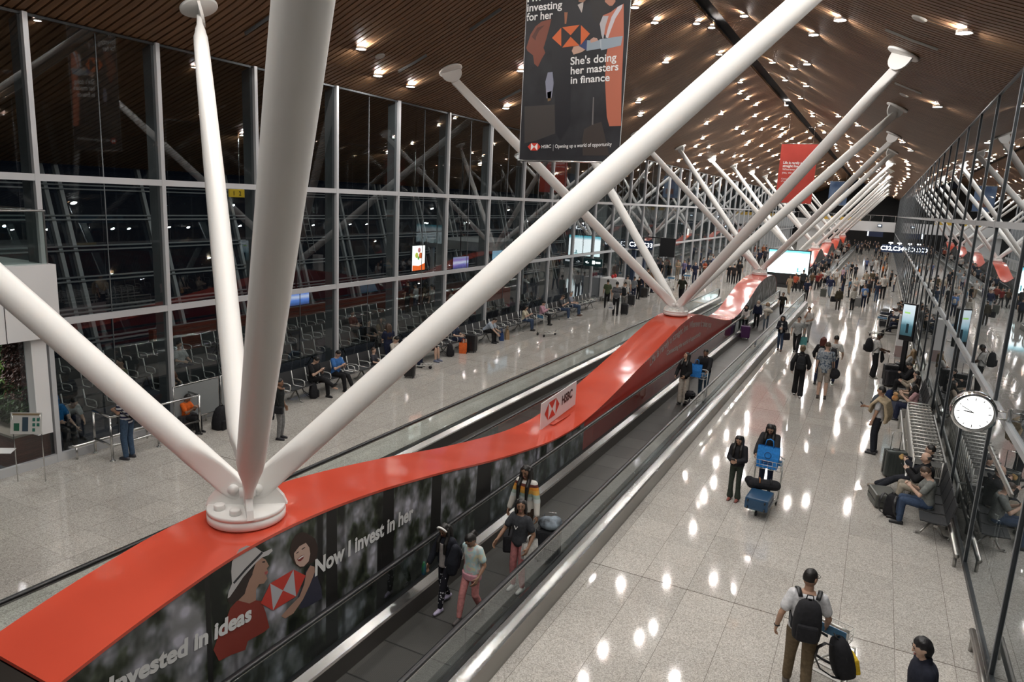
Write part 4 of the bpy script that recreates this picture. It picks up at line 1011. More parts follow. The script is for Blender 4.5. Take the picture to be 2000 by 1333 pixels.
# gate counter
t = thing('gate_counter', 'white gate counter standing against the lounge glass by the queue', 'counter', (-14.75, 43.1, 0))
MB().box((0, 0, .72), (1.1, 1.5, 1.44), bevel=.015).build('body', M_WHITEP, t)
MB().box((0, 0, .1), (1.14, 1.54, .2)).build('plinth', M_STEEL_D, t)
for y in (-.3, .2): MB().ball((.1, y, 1.56), (.1, .1, .12)).build('red_ribbon', mat('ribbon_red', (.55, .03, .03), .6), t)
t = thing('black_display', 'black hanging display board beside the lounge glass beyond the gate sign', 'display', (-14.1, 53.2, 2.3))
MB().box((0, 0, .7), (1.15, .12, 1.4)).build('panel', M_BLACK, t); MB().tube([(-.2, 0, 1.38), (-1.21, 0, 1.38)], .05, 6).build('arm', M_BLACK, t)
# gate passage in the lounge glass beside the counter: dark portal with pale screen wall
t = thing('gate_portal', 'dark blue framed gate doorway in the lounge glass behind the queue', 'doorway', (-15.05, 49.3, 0))
for y in (-1.2, 1.2): MB().box((0, y, 1.5), (.25, .3, 3.0)).build('post', mat('portal_blue', (.03, .05, .10), .5), t)
MB().box((0, 0, 3.1), (.25, 2.7, .3)).build('lintel', M_WHITEP, t)
MB().box((-.05, 0, 1.2), (.06, 2.1, 2.4)).build('door', mat('portal_door', (.45, .45, .45), .5), t)
# rail along the foot of the clock side glass
def bumper(label, x, y0, y1, s=1):
    t = thing('bumper_rail', label, 'rail', (x, y0, 0)); L2 = y1 - y0
    MB().tube([(0, 0, .26), (0, L2, .26)], .048, 10).build('pipe', M_STEEL_D, t)
    n = max(2, int(L2 / 1.6) + 1)
    for k in range(n): y = .12 + (L2 - .24) * k / (n - 1); MB().tube([(0, y, .0), (0, y, .24)], .03, 8).build('post', M_STEEL_D, t)
bumper('steel bumper rail at the foot of the clock side glass, nearest short piece', 1.93, 8.2, 11.5)
bumper('long steel bumper rail at the foot of the clock side glass beside the seated men', 1.93, 14.1, 30.0)
bumper('steel bumper rail at the foot of the clock side glass, farthest piece beyond the totem', 1.93, 33, 76)
t = thing('glass_door', 'frameless glass door in the clock side wall with long steel handles', 'door', (XR - .05, 12.85, 0))
MB().box((.04, 0, 2.34), (.03, 2.4, .05)).build('head_rail', M_STEEL_D, t)
for s in (-1, 1): MB().tube([(.12, s * .12, .55), (.12 + .06, s * .12, .56), (.18, s * .12, 1.55), (.12, s * .12, 1.56)], .018, 8).build('handle', M_STEEL, t)
tag(MB().box((2.75, 13.4, 2.0), (.05, .9, 1.5)).build('green_poster', screen_material('green_poster_print', 0, .22, [(0, (.01, .06, .05)), (.5, (.02, .16, .13)), (.75, (.25, .5, .5)), (1, (.02, .14, .12))])), 'dark green lit poster behind the clock side glass under the clock', 'poster')

# ------------------------------------------------------------------ mezzanine edge, plant wall and its surroundings by the lounge glass
s_ = MB().box((-18.0, .45, 3.56), (6.1, 16.7, 1.5))
struct(s_.build('wall_left_upper', M_WHITEP))
for k, y in enumerate((7.75, 5.6)): struct(MB().box((-14.945, y, 3.56), (.004, .012, 1.5)).build('trim_%d' % (k + 1), M_BLACK))
t = thing('mezzanine_railing', 'clear glass railing with steel top rail on the white mezzanine edge', 'railing', (-15.1, 0, 4.31))
MB().quad((0, -7, 0), (0, 8.74, 0), (0, 8.74, 1.05), (0, -7, 1.05)).build('glass_panel', M_GLASS_B, t)
MB().quad((0, 8.74, 0), (-5.6, 8.74, 0), (-5.6, 8.74, 1.05), (0, 8.74, 1.05)).build('glass_panel', M_GLASS_B, t)
MB().tube([(0, -7, 1.07), (0, 8.74, 1.07), (-5.6, 8.74, 1.07)], .025, 8).build('top_rail', M_STEEL, t)
for y in (8.72,): MB().box((0, y, .52), (.03, .03, 1.04)).build('post', M_STEEL, t)
tag(MB().box((-14.93, 8.6, 3.05), (.03, .14, .5)).build('orange_sign', mat('orange_sign', (.75, .16, .03), .5, emit=(.8, .2, .03), estr=.3)), 'narrow orange sign on the far corner of the white mezzanine edge', 'sign')
struct(MB().box((-15.2, 8.40, 1.78), (.26, .3, 2.06)).build('trim_3', M_WHITEP))
# planter
t = thing('planter_base', 'long dark brown timber planter base under the living plant wall', 'planter', (-17.6, 8.3, 0))
MB().box((0, 0, .36), (4.4, .72, .72)).build('box', M_BROWN, t)
MB().box((0, 0, .74), (4.46, .78, .05)).build('ledge', mat('ledge_stone', (.35, .30, .26), .5), t)
t = thing('plant_wall', 'living wall of green and dark red leafy plants under the white mezzanine edge', 'plants', (-17.7, 8.5, .77))
MB().box((0, .06, 1.05), (4.3, .06, 2.1)).build('backing', mat('planting_felt', (.02, .025, .015), .9), t)
rng = random.Random(3)
def leaves(n, xr, zr, size, seed_dx=0):
    b = MB()
    for k in range(n):
        x, z = rng.uniform(*xr), rng.uniform(*zr); y = -rng.uniform(.0, .16); s = size * rng.uniform(.6, 1.3)
        R = Euler((rng.uniform(-1.1, .5), rng.uniform(-.9, .9), rng.uniform(-.8, .8))).to_matrix()
        o = Vector((x, y, z))
        vs = [o + R @ Vector(q) * s for q in ((0, 0, .1), (-.28, -.08, -.25), (-.22, -.18, -.62), (0, -.3, -1), (.22, -.18, -.62), (.28, -.08, -.25), (0, .02, -.4))]
        b.add(vs, [(0, 1, 6), (1, 2, 6), (2, 3, 6), (3, 4, 6), (4, 5, 6), (5, 0, 6)], True)
    return b
M_LEAF = mottled('green_leaf', (.05, .13, .02), (.20, .33, .05), 3, .5)
M_LEAF2 = mottled('dark_green_leaf', (.02, .06, .012), (.06, .13, .03), 4, .5)
M_LEAF3 = mottled('red_brown_leaf', (.07, .02, .014), (.17, .05, .03), 5, .5)
leaves(2600, (-2.1, 1.35), (.75, 2.1), .095).build('green_leaves', M_LEAF, t)
leaves(2600, (-2.1, 2.1), (.0, .95), .09).build('dark_green_leaves', M_LEAF2, t)
leaves(1300, (1.3, 2.1), (.6, 2.1), .085).build('red_leaves', M_LEAF3, t)
for k, x in enumerate((-17.3,)):
    o = bpy.data.objects.new('downlight', DL); C.objects.link(o); o.location = (x, 7.35, 2.79); tag(o, 'round downlight under the white mezzanine edge over the plant wall', 'ceiling light', 'downlights over the plant wall')
tag(MB().box((-16.75, 7.85, 1.72), (.5, .02, .36)).tube([(-16.75, 7.86, .0), (-16.75, 7.86, 1.55)], .02, 6).build('plant_sign', mat('blank_white_sign', (.8, .82, .82), .5, emit=(.8, .9, .9), estr=.0)), 'small white sign plate on a pole before the plant wall', 'sign')
t = thing('info_board', 'white information board with coloured squares on two thin poles by the planter', 'sign', (-14.62, 7.8, 0)); t.rotation_euler.z = .6; t.scale = (.72, .72, .95)
for x in (-.36, .36): MB().tube([(x, 0, 0), (x, 0, 1.5)], .014, 6).build('pole', M_STEEL, t)
MB().box((0, -.02, 1.3), (.8, .02, .46), (-.25, 0, 0)).build('panel', mat('board_paper', (.62, .62, .6), .5), t)
R25 = Euler((-.25, 0, 0)).to_matrix()
for x, z, w, h, c in ((-.24, -.08, .14, .16, (.02, .12, .07)), (-.02, -.02, .15, .30, (.04, .07, .10)), (.20, .08, .07, .07, (.03, .16, .12)), (.31, .08, .07, .07, (.03, .16, .12)), (.20, -.03, .07, .07, (.03, .16, .12)), (.31, -.03, .07, .07, (.03, .16, .12)), (.20, -.14, .07, .07, (.03, .16, .12)), (0, .19, .72, .04, (.25, .18, .1))):
    MB().box(Vector((0, -.02, 1.3)) + R25 @ Vector((x, -.014, z)), (w, .004, h), R25).build('printed_square', mat('board_%d' % int(c[1] * 1000), c, .6), t)
MB().box((-.55, -.12, .72), (.42, .3, .015), (.12, 0, 0)).build('leaflet_tray', M_WHITEP, t)
# steel barrier in front of the lounge glass
t = thing('steel_barrier', 'tubular steel barrier with bent corners beside the person in a striped shirt', 'railing', (0, 0, 0))
A, Bq, Cq, Dq = Vector((-15.1, 9.45, 0)), Vector((-14.35, 9.35, 0)), Vector((-14.3, 11.6, 0)), Vector((-15.15, 11.7, 0))
b = MB()
for z in (1.0, .35): b.tube([A + Vector((0, 0, z)), Bq + Vector((0, 0, z)), Cq + Vector((0, 0, z)), Dq + Vector((0, 0, z))], .028, 8)
b.build('rail', M_STEEL, t)
for p in (A, Bq, Cq, Dq, (Bq + Cq) / 2): MB().tube([p, p + Vector((0, 0, 1.0))], .028, 8).lathe([(.06, 0), (.06, .015), (.03, .02)], 12, p).build('post', M_STEEL, t)
t = thing('bumper_rail', 'low steel bumper rail at the foot of the lounge glass beside the planter', 'rail', (-15.05, 8.9, 0))
MB().tube([(-.1, 0, .30), (0, .06, .30), (0, 3.6, .30)], .04, 8).build('pipe', M_STEEL, t)
for y in (.1, 1.8, 3.5): MB().tube([(0, y, 0), (0, y, .3)], .025, 8).build('post', M_STEEL, t)
t = thing('bumper_rail', 'low steel bumper rail at the foot of the lounge glass beside the white gate counter', 'rail', (-15.05, 39.3, 0))
MB().tube([(0, 0, .30), (0, 3.0, .30)], .04, 8).build('pipe', M_STEEL, t)
for y in (.1, 2.9): MB().tube([(0, y, 0), (0, y, .3)], .025, 8).build('post', M_STEEL, t)
# grey low panels between the benches
for k, (y, l) in enumerate(((13.3, 'grey low glass screen standing between the standing caller and the first bench'), (11.9, 'grey low glass screen behind the heap of dark backpacks'))):
    t = thing('low_screen', l, 'screen panel', (-14.75, y, 0))
    MB().box((0, 0, .75), (.04, 1.3, .85)).build('panel', mat('grey_screen', (.22, .235, .24), .4), t)
    b = MB(); b.tube([(0, -.66, .0), (0, -.66, 1.2), (0, .66, 1.2), (0, .66, 0)], .02, 6); b.tube([(0, -.66, .3), (0, .66, .3)], .02, 6); b.build('frame', M_STEEL, t)

q = on_x(468, 378, -19.5)
t = thing('number_sign', 'small yellow number sign hanging in the lounge between two struts', 'sign', (q.x, q.y, q.z)); MB().box((0, 0, 0), (.06, .9, .26), bevel=.01).build('panel', mat('sign_yellow', (.65, .42, .03), .5, emit=(.8, .5, .03), estr=.15), t)
for k, n in enumerate('123'): lettering('lettering', n, .2, (.035, -.32 + .26 * k, -.07), (0, 1, 0), (0, 0, 1), M_BLACK, t, .004)
MB().tube([(0, 0, .13), (0, 0, ceil_z(q.x) - q.z)], .012, 5).build('hanger', M_STEEL, t)
# ------------------------------------------------------------------ people: one skinned body each, garments and hair as pieces over it
V = Vector
SKIN = {'l': (.55, .36, .27), 'm': (.42, .25, .17), 'b': (.27, .15, .095), 'd': (.12, .065, .042)}
def skin_mat(k): return mottled('skin_' + k, tuple(c * .94 for c in SKIN[k]), tuple(c * 1.05 for c in SKIN[k]), 14, .5)
def stripes(name, cols, pitch, axis=2):
    if name in MATS: return MATS[name]
    m = mat(name, cols[0], .85, spec=.25); N, L, b = nodes(m)
    tc = N.new('ShaderNodeTexCoord'); sp = N.new('ShaderNodeSeparateXYZ'); L.new(tc.outputs['Object'], sp.inputs[0])
    d = N.new('ShaderNodeMath'); d.operation = 'DIVIDE'; d.inputs[1].default_value = pitch; f = N.new('ShaderNodeMath'); f.operation = 'FRACT'
    L.new(sp.outputs[axis], d.inputs[0]); L.new(d.outputs[0], f.inputs[0])
    r = N.new('ShaderNodeValToRGB'); r.color_ramp.interpolation = 'CONSTANT'; e = r.color_ramp.elements
    while len(e) < len(cols): e.new(.5)
    for i, q in enumerate(e): q.position = i / len(cols); q.color = (*cols[i], 1)
    L.new(f.outputs[0], r.inputs[0]); L.new(r.outputs[0], b.inputs['Base Color']); return m
def bands(name, stops):
    """colours by height on the wearer (object z)"""
    m = mat(name, stops[0][1], .85, spec=.25); N, L, b = nodes(m)
    tc = N.new('ShaderNodeTexCoord'); sp = N.new('ShaderNodeSeparateXYZ'); L.new(tc.outputs['Object'], sp.inputs[0])
    d = N.new('ShaderNodeMath'); d.operation = 'DIVIDE'; d.inputs[1].default_value = 2.0; L.new(sp.outputs[2], d.inputs[0])
    r = N.new('ShaderNodeValToRGB'); r.color_ramp.interpolation = 'CONSTANT'; e = r.color_ramp.elements
    while len(e) < len(stops): e.new(.5)
    for q, (z, c) in zip(e, stops): q.position = z / 2; q.color = (*c, 1)
    L.new(d.outputs[0], r.inputs[0]); L.new(r.outputs[0], b.inputs['Base Color']); return m
def blotch(name, cols, scale, dots=False):
    if name in MATS: return MATS[name]
    m = mat(name, cols[0], .85, spec=.25); N, L, b = nodes(m)
    tc = N.new('ShaderNodeTexCoord'); n = N.new('ShaderNodeTexVoronoi' if dots else 'ShaderNodeTexNoise'); n.inputs['Scale'].default_value = scale
    L.new(tc.outputs['Object'], n.inputs['Vector'])
    r = N.new('ShaderNodeValToRGB'); e = r.color_ramp.elements
    if dots: r.color_ramp.interpolation = 'CONSTANT'
    while len(e) < len(cols): e.new(.5)
    for i, q in enumerate(e): q.position = (0, .28)[i] if dots else .33 + .34 * i / (len(cols) - 1); q.color = (*cols[i], 1)
    L.new(n.outputs['Distance' if dots else 'Fac'], r.inputs[0]); L.new(r.outputs[0], b.inputs['Base Color']); return m
def cm(c): return c if isinstance(c, bpy.types.Material) else cloth(c)

QUEUE = []
def piece(name, b, voxel, m, parent, smooth=3, fac=.5):
    o = b.build(name, m, parent); QUEUE.append((o, voxel, smooth, fac)); return o
def flush():
    tmp = []
    for o, vx, sm, fac in QUEUE:
        q = bpy.data.objects.new('fit', o.data); C.objects.link(q)
        r = q.modifiers.new('r', 'REMESH'); r.mode = 'VOXEL'; r.voxel_size = vx; r.use_smooth_shade = True
        if sm: s = q.modifiers.new('s', 'SMOOTH'); s.iterations = sm; s.factor = fac
        tmp.append(q)
    dg = bpy.context.evaluated_depsgraph_get(); dg.update()
    for (o, vx, sm, fac), q in zip(QUEUE, tmp):
        me = bpy.data.meshes.new_from_object(q.evaluated_get(dg)); old = o.data; mats = [s for s in old.materials]
        me.name = o.name; me.materials.clear()
        for s in mats: me.materials.append(s)
        o.data = me; me.polygons.foreach_set('use_smooth', [True] * len(me.polygons))
    for q in tmp: bpy.data.objects.remove(q)
    QUEUE.clear()
def capsule(b, a, ra, c, rc, n=12):
    a, c = V(a), V(c); d = c - a; L_ = d.length
    if L_ < 1e-5: return b.ball(a, max(ra, rc), n, 8)
    d.normalize()
    pts, rs = [], []
    for k in range(4): q = PI / 2 * (1 - k / 4); pts.append(a - d * ra * math.sin(q)); rs.append(max(ra * math.cos(q), .0008))
    pts.append(a); rs.append(ra); pts.append(c); rs.append(rc)
    for k in range(1, 5): q = PI / 2 * k / 4; pts.append(c + d * rc * math.sin(q)); rs.append(max(rc * math.cos(q), .0008))
    return b.tube(pts, rs, n)
def chain(b, pts, rs, n=12):
    for (a, ra), (c, rc) in zip(zip(pts, rs), list(zip(pts, rs))[1:]): capsule(b, a, ra, c, rc, n)
def ribs(b, o, ax, rt, prof, n=20, infl=0.0):
    """closed elliptical loft along ax: (t, half width, half depth, forward shift)"""
    ax, rt = V(ax).normalized(), V(rt).normalized(); fw = ax.cross(rt) * -1.0; fw = rt.cross(ax) * -1
    fw = ax.cross(rt)
    vs = []
    for t, w, dp, sh in prof:
        for j in range(n):
            q = 2 * PI * j / n; vs.append(V(o) + ax * t + rt * math.cos(q) * (w + infl) + fw * (math.sin(q) * (dp + infl) + sh))
    k = len(prof)
    b.add(vs, [(i * n + j, i * n + (j + 1) % n, (i + 1) * n + (j + 1) % n, (i + 1) * n + j) for i in range(k - 1) for j in range(n)] + [tuple(range(n))[::-1], tuple(range((k - 1) * n, k * n))], True)
def two_bone(a, c, l1, l2, hint):
    a, c = V(a), V(c); d = c - a; L_ = d.length
    if L_ > (l1 + l2) * .995: c = a + d * ((l1 + l2) * .995 / L_); d = c - a; L_ = d.length
    if L_ < abs(l1 - l2) + .02: L_ = abs(l1 - l2) + .02
    u = d.normalized(); x = (l1 * l1 - l2 * l2 + L_ * L_) / (2 * L_); h = math.sqrt(max(l1 * l1 - x * x, 0))
    w = V(hint) - u * V(hint).dot(u)
    w = w.normalized() if w.length > 1e-4 else V((0, 1, 0))
    return a + u * x + w * h, c
POSES = {
 'stand': dict(), 'walk': dict(hip=(0, 0, .932), feet=((-.09, .24, .085), (.09, -.22, .12)), hands=((-.24, -.14, .88), (.24, .20, .92))),
 'walk2': dict(hip=(0, 0, .932), feet=((-.09, -.22, .12), (.09, .22, .085)), hands=((-.24, .18, .92), (.24, -.14, .88))),
 'phone': dict(hands=((-.07, .27, 1.10), (.07, .27, 1.10)), nod=.55), 'phone1': dict(hands=((-.23, .03, .86), (.06, .30, 1.16)), nod=.45),
 'walkphone': dict(hip=(0, 0, .945), feet=((-.09, .16, .085), (.09, -.15, .1)), hands=((-.07, .27, 1.10), (.07, .27, 1.10)), nod=.5),
 'call': dict(hands=((-.22, .06, .9), (.13, .09, 1.47))), 'push': dict(hands=((-.2, .44, 1.03), (.2, .44, 1.03)), lean=.1, nod=.2),
 'crossed': dict(hands=((.10, .22, 1.12), (-.10, .24, 1.09))), 'chin': dict(hands=((-.08, .22, 1.06), (.04, .20, 1.42))),
 'carry': dict(hands=((-.12, .30, 1.0), (.14, .30, 1.02)), nod=.3), 'hold': dict(hands=((-.24, .03, .83), (.13, .26, 1.02))),
 'sit': dict(hip=(0, 0, .50), feet=((-.11, .46, .085), (.11, .46, .085)), hands=((-.13, .30, .66), (.13, .30, .66)), lean=-.12),
 'sitphone': dict(hip=(0, 0, .50), feet=((-.11, .44, .085), (.11, .48, .085)), hands=((-.06, .34, .80), (.06, .34, .80)), lean=.05, nod=.6),
 'sitcross': dict(hip=(0, 0, .50), feet=((-.08, .47, .085), (.0, .74, .40)), hands=((-.06, .32, .82), (.06, .32, .82)), lean=.04, nod=.45),
 'sitstretch': dict(hip=(0, .06, .48), feet=((-.08, .80, .085), (.06, .86, .10)), hands=((-.08, .32, .78), (.10, .34, .80)), lean=-.28, nod=.2),
 'sitbend': dict(hip=(0, 0, .50), feet=((-.13, .42, .085), (.13, .46, .085)), hands=((-.10, .62, .50), (.12, .66, .40)), lean=.75, nod=.2)}
def hand(b, w, d, nrm, side, curl=.5, fine=True):
    """palm, four fingers and a thumb from wrist w along d, palm facing nrm, thumb on 'side'"""
    d = V(d).normalized(); nrm = V(nrm); nrm = (nrm - d * nrm.dot(d)); nrm = nrm.normalized() if nrm.length > 1e-4 else d.orthogonal().normalized()
    s = d.cross(nrm) * side
    for k in (-1, 0, 1): capsule(b, w + s * .018 * k, .017, w + d * .075 + s * .026 * k, .014, 8)
    if not fine:
        capsule(b, w + d * .07, .034, w + d * .12 + nrm * .03, .02, 8); return
    for k, (o, l) in enumerate(((.031, .064), (.011, .074), (-.010, .070), (-.030, .052))):
        a = w + d * .082 + s * o; c1 = curl * (.8 + .1 * k)
        m1 = a + (d * math.cos(c1) + nrm * math.sin(c1)) * l * .55
        m2 = m1 + (d * math.cos(c1 * 2.1) + nrm * math.sin(c1 * 2.1)) * l * .5
        capsule(b, a, .0092, m1, .0086, 8); capsule(b, m1, .0086, m2, .0075, 8)
    a = w + d * .025 + s * .032; m1 = a + (d * .55 + s * .55 + nrm * .35).normalized() * .040; m2 = m1 + (d * .8 + nrm * .5).normalized() * .030
    capsule(b, a, .012, m1, .010, 8); capsule(b, m1, .010, m2, .0085, 8)
N_PEOPLE = [0]
def person(label, feet, head_py=None, face=180, h=None, top=('tee', (.5, .5, .5)), bottom=('trousers', (.03, .03, .04)), shoes=(.03, .03, .03), hair=('short', (.012, .01, .009)), skin='m',
           pose='stand', lod=1, wide=1.0, group=None, over=None, loc=None, z0=0.0, headyaw=0.0, **kw):
    if loc is None and kw.get('head'): g = on_z(*kw['head'], h + z0); loc = V((g.x, g.y, z0))
    if loc is None: g = on_z(feet[0], feet[1], z0); loc = V((g.x, g.y, z0))
    loc = V(loc)
    if h is None:
        h = 1.68
        if head_py:
            for k in range(60):
                h = 1.3 + k * .011
                if to_px(loc + V((0, 0, h)))[1] <= head_py: break
            h = min(max(h, 1.42), 1.93)
    k = h / 1.7
    t = thing('person', label, 'person', loc, math.radians(face), group)
    P = dict(POSES[pose]); P.update(kw)
    if kw.get('steps'): P['feet'] = kw['steps']
    sc = lambda q: V(q) * k
    hip = sc(P.get('hip', (0, 0, .957))); lean = P.get('lean', 0.0); nod = P.get('nod', .05)
    up = V((0, math.sin(lean), math.cos(lean))); rt = V((1, 0, 0)); fw = V((0, math.cos(lean), -math.sin(lean)))
    neck = hip + up * .478 * k; sh = [neck - up * .062 * k + rt * s * .150 * k * wide for s in (-1, 1)]
    hips = [hip + rt * s * .085 * k * wide - up * .03 * k for s in (-1, 1)]
    fa = [sc(q) for q in P.get('feet', ((-.095, .0, .085), (.095, .0, .085)))]
    kn = []; an = []
    for i in (0, 1):
        b_, c_ = two_bone(hips[i], fa[i], .43 * k, .415 * k, P.get('knee', (0, 1, .25))); kn.append(b_); an.append(c_)
    hd = [sc(q) for q in P.get('hands', ((-.245, .03, .83), (.245, .03, .83)))]
    el = []; wr = []
    for i, s in ((0, -1), (1, 1)):
        b_, c_ = two_bone(sh[i], hd[i], .285 * k, .245 * k, (s * .55, -.75, -.45)); el.append(b_); wr.append(c_)
    hq = nod + lean * .5; hu = V((0, math.sin(hq), math.cos(hq))); hf0 = V((0, math.cos(hq), -math.sin(hq)))
    Ry = Matrix.Rotation(headyaw, 3, hu); hf = Ry @ hf0; hr = hf.cross(hu)
    hc = neck + up * .055 * k + hu * .115 * k + hf0 * .012 * k
    HR = Matrix((hr, hf, hu)).transposed(); kid = 1.0 if h > 1.45 else 1.12
    hx, hy, hz = .078 * k * kid, .092 * k * kid, .110 * k * kid
    vb = {0: .028, 1: .015, 2: .0078}[lod]; vc = {0: .03, 1: .017, 2: .012}[lod]
    fine = lod == 2
    # ---- body
    b = MB()
    TORSO = [(-.10, .10, .085, 0), (-.04, .155, .105, 0), (.03, .158, .108, -.004), (.12, .138, .098, 0), (.22, .140, .10, .004), (.33, .158, .112, .004), (.42, .162, .10, 0), (.47, .125, .08, -.004), (.51, .065, .06, 0)]
    if kw.get('slim'): TORSO = [(a, w * .9, d * .92, s) for a, w, d, s in TORSO]
    TR_ = [(a * .957 * k, w * k * wide, d * k * (.5 + .5 * wide), s * k) for a, w, d, s in TORSO]
    ribs(b, hip, up, rt, TR_)
    for i in (0, 1):
        chain(b, [hips[i], kn[i]], [.078 * k * wide, .054 * k]); chain(b, [kn[i], kn[i] * .6 + an[i] * .4, an[i]], [.052 * k, .055 * k, .036 * k])
        capsule(b, an[i] - V((0, .03 * k, .045 * k)), .034 * k, an[i] + V((0, .12 * k, -.055 * k)), .028 * k)
        chain(b, [neck - up * .03 * k, sh[i], el[i]], [.042 * k, .050 * k, .038 * k]); chain(b, [el[i], el[i] * .6 + wr[i] * .4, wr[i]], [.037 * k, .036 * k, .024 * k])
        d = (wr[i] - el[i]).normalized(); inn = V((1 if i == 0 else -1, .2, -.3))
        if wr[i].z < 1.0 * k and hip.z > .8 * k: inn = V((1 if i == 0 else -1, 0, 0))
        hand(b, wr[i], d, inn, 1 if i == 1 else -1, P.get('curl', .5), lod > 0)
    capsule(b, neck - up * .03 * k, .055 * k, hc - hu * .03 * k, .05 * k)
    b.ball(hc, (hx, hy, hz), 18, 12, HR); capsule(b, hc - hu * .06 * k + hf * .02 * k, .05 * k * kid, hc - hu * .085 * k + hf * .055 * k, .030 * k * kid)
    if lod > 0:
        capsule(b, hc + hf * hy * .93 + hu * .012 * k, .009 * k, hc + hf * hy * 1.10 - hu * .022 * k, .013 * k)
        for s in (-1, 1): b.ball(hc + hr * s * hx * 1.0 - hf * .006 * k - hu * .005 * k, (.012 * k, .02 * k, .03 * k), 8, 6, HR)
    piece('body', b, vb, skin_mat(skin), t, 2 if lod == 2 else 1, .4)
    if lod == 2:
        for s in (-1, 1):
            MB().ball(hc + hf * hy * .93 + hr * s * .030 * k + hu * .016 * k, (.012 * k, .007 * k, .007 * k), 8, 6, HR).build('eye', mat('eye_dark', (.012, .009, .008), .2), t)
            MB().ball(hc + hf * hy * .93 + hr * s * .031 * k + hu * .036 * k, (.017 * k, .006 * k, .004 * k), 8, 6, HR).build('eyebrow', mat('brow', (.02, .015, .012), .7), t)
        MB().ball(hc + hf * (hy * .99) - hu * .058 * k, (.022 * k, .010 * k, .007 * k), 10, 6, HR).build('mouth', mat('lips', (.30, .10, .085), .5), t)
    # ---- trousers
    kind, col = bottom
    b = MB(); ribs(b, hip, up, rt, [(a, w + .012 * k, d + .012 * k, s) for a, w, d, s in TR_[:4]])
    e = .012 * k
    for i in (0, 1):
        hem = an[i] + (kn[i] - an[i]).normalized() * .015 * k
        if kind == 'shorts': capsule(b, hips[i], .092 * k * wide, hips[i] * .12 + kn[i] * .88, .078 * k)
        elif kind == 'skirt': capsule(b, hips[i], .10 * k, hips[i] * .1 + kn[i] * .9, .10 * k)
        elif kind == 'wide': chain(b, [hips[i], kn[i], hem], [.094 * k * wide, .080 * k, .088 * k])
        elif kind == 'flare': chain(b, [hips[i], kn[i], kn[i] * .4 + hem * .6, hem], [.090 * k * wide, .062 * k, .062 * k, .080 * k])
        elif kind == 'slim': chain(b, [hips[i], kn[i], kn[i] * .6 + hem * .4, hem], [.088 * k * wide, .066 * k, .064 * k, .048 * k])
        else: chain(b, [hips[i], kn[i], hem], [.092 * k * wide, .070 * k, .058 * k])
    if kind == 'skirt': capsule(b, hip + V((0, 0, -.1 * k)), .14 * k, (kn[0] + kn[1]) / 2 + V((0, 0, .08 * k)), .15 * k)
    piece({'shorts': 'shorts', 'skirt': 'skirt'}.get(kind, 'trousers'), b, vc, cm(col), t)
    # ---- shoes
    for i in (0, 1):
        b = MB(); d = V((0, 1, 0)); tilt = max(0, an[i].z - .09 * k) * .6
        if hip.z < .7 * k and an[i].z > .2 * k: d = V((0, .75, .65)).normalized()
        o = an[i] - V((0, 0, .052 * k)) if an[i].z < .2 * k else an[i]
        capsule(b, o - d * .045 * k, .040 * k, o + d * .06 * k + V((0, 0, -.004 * k)), .043 * k); capsule(b, o + d * .06 * k, .042 * k, o + d * .145 * k + V((0, 0, -.010 * k)), .032 * k)
        capsule(b, o, .040 * k, an[i] + V((0, 0, .01 * k)), .040 * k)
        piece('shoe', b, .011 if lod == 2 else .02, mat('shoe_%02x%02x%02x' % tuple(int(c * 255) for c in shoes), shoes, .5), t, 1)
        if lod == 2 and an[i].z < .2 * k: MB().tube([o + V((0, -.08 * k, -.03 * k)), o + V((0, .05 * k, -.032 * k)), o + V((0, .168 * k, -.032 * k))], [.036 * k, .044 * k, .032 * k], 10, flat=.16, up=(1, 0, 0)).build('sole', mat('shoe_sole', (.6, .6, .6) if kw.get('sole') else (.05, .05, .05), .6), t)
    # ---- top
    def upper(name, kind, col, grow, low):
        b = MB(); prof = [(a, w + grow, d + grow, s) for a, w, d, s in TR_ if a > low * k]
        a0, w0, d0, s0 = prof[0]
        ribs(b, hip, up, rt, [(low * k, w0 * 1.0, d0 * 1.02, s0)] + prof[:-1] + [(.474 * k, .072 * k + grow * .4, .066 * k + grow * .4, 0)])
        for i in (0, 1):
            sleeve = {'tee': .62, 'vest': .0, 'long': 2, 'jacket': 2, 'open': 2}[kind]
            a = neck - up * .036 * k
            if sleeve == 0: capsule(b, a, .05 * k + grow, sh[i], .05 * k + grow); continue
            chain(b, [a, sh[i]], [.040 * k + grow * .6, .053 * k + grow * .8])
            if sleeve < 1: capsule(b, sh[i], .056 * k + grow, sh[i] * (1 - sleeve) + el[i] * sleeve, .056 * k + grow)
            else: chain(b, [sh[i], el[i], wr[i] * .94 + el[i] * .06], [.053 * k + grow * .8, .045 * k + grow, .034 * k + grow * .9])
        if kind in ('jacket',) and lod > 0: capsule(b, neck + up * .0 * k, .068 * k, neck + up * .025 * k, .066 * k)
        return piece(name, b, vc, cm(col), t)
    kind, col = top
    upper({'tee': 'shirt', 'vest': 'vest_top', 'long': 'sweater', 'jacket': 'jacket'}[kind], kind, col, {'tee': .014, 'vest': .012, 'long': .018, 'jacket': .028}[kind] * k, kw.get('low', -.09 if kind != 'jacket' else -.12))
    if over: upper('cardigan', 'long', over, .03 * k, -.1)
    # ---- hair
    kind, col = hair
    hm = mottled('hair_%02x%02x%02x' % tuple(int(c * 255) for c in col), tuple(c * .75 for c in col), tuple(c * 1.3 for c in col), 60, .42, .3, stretch=(1, 1, .15))
    if kind == 'hijab': hm = cloth(col)
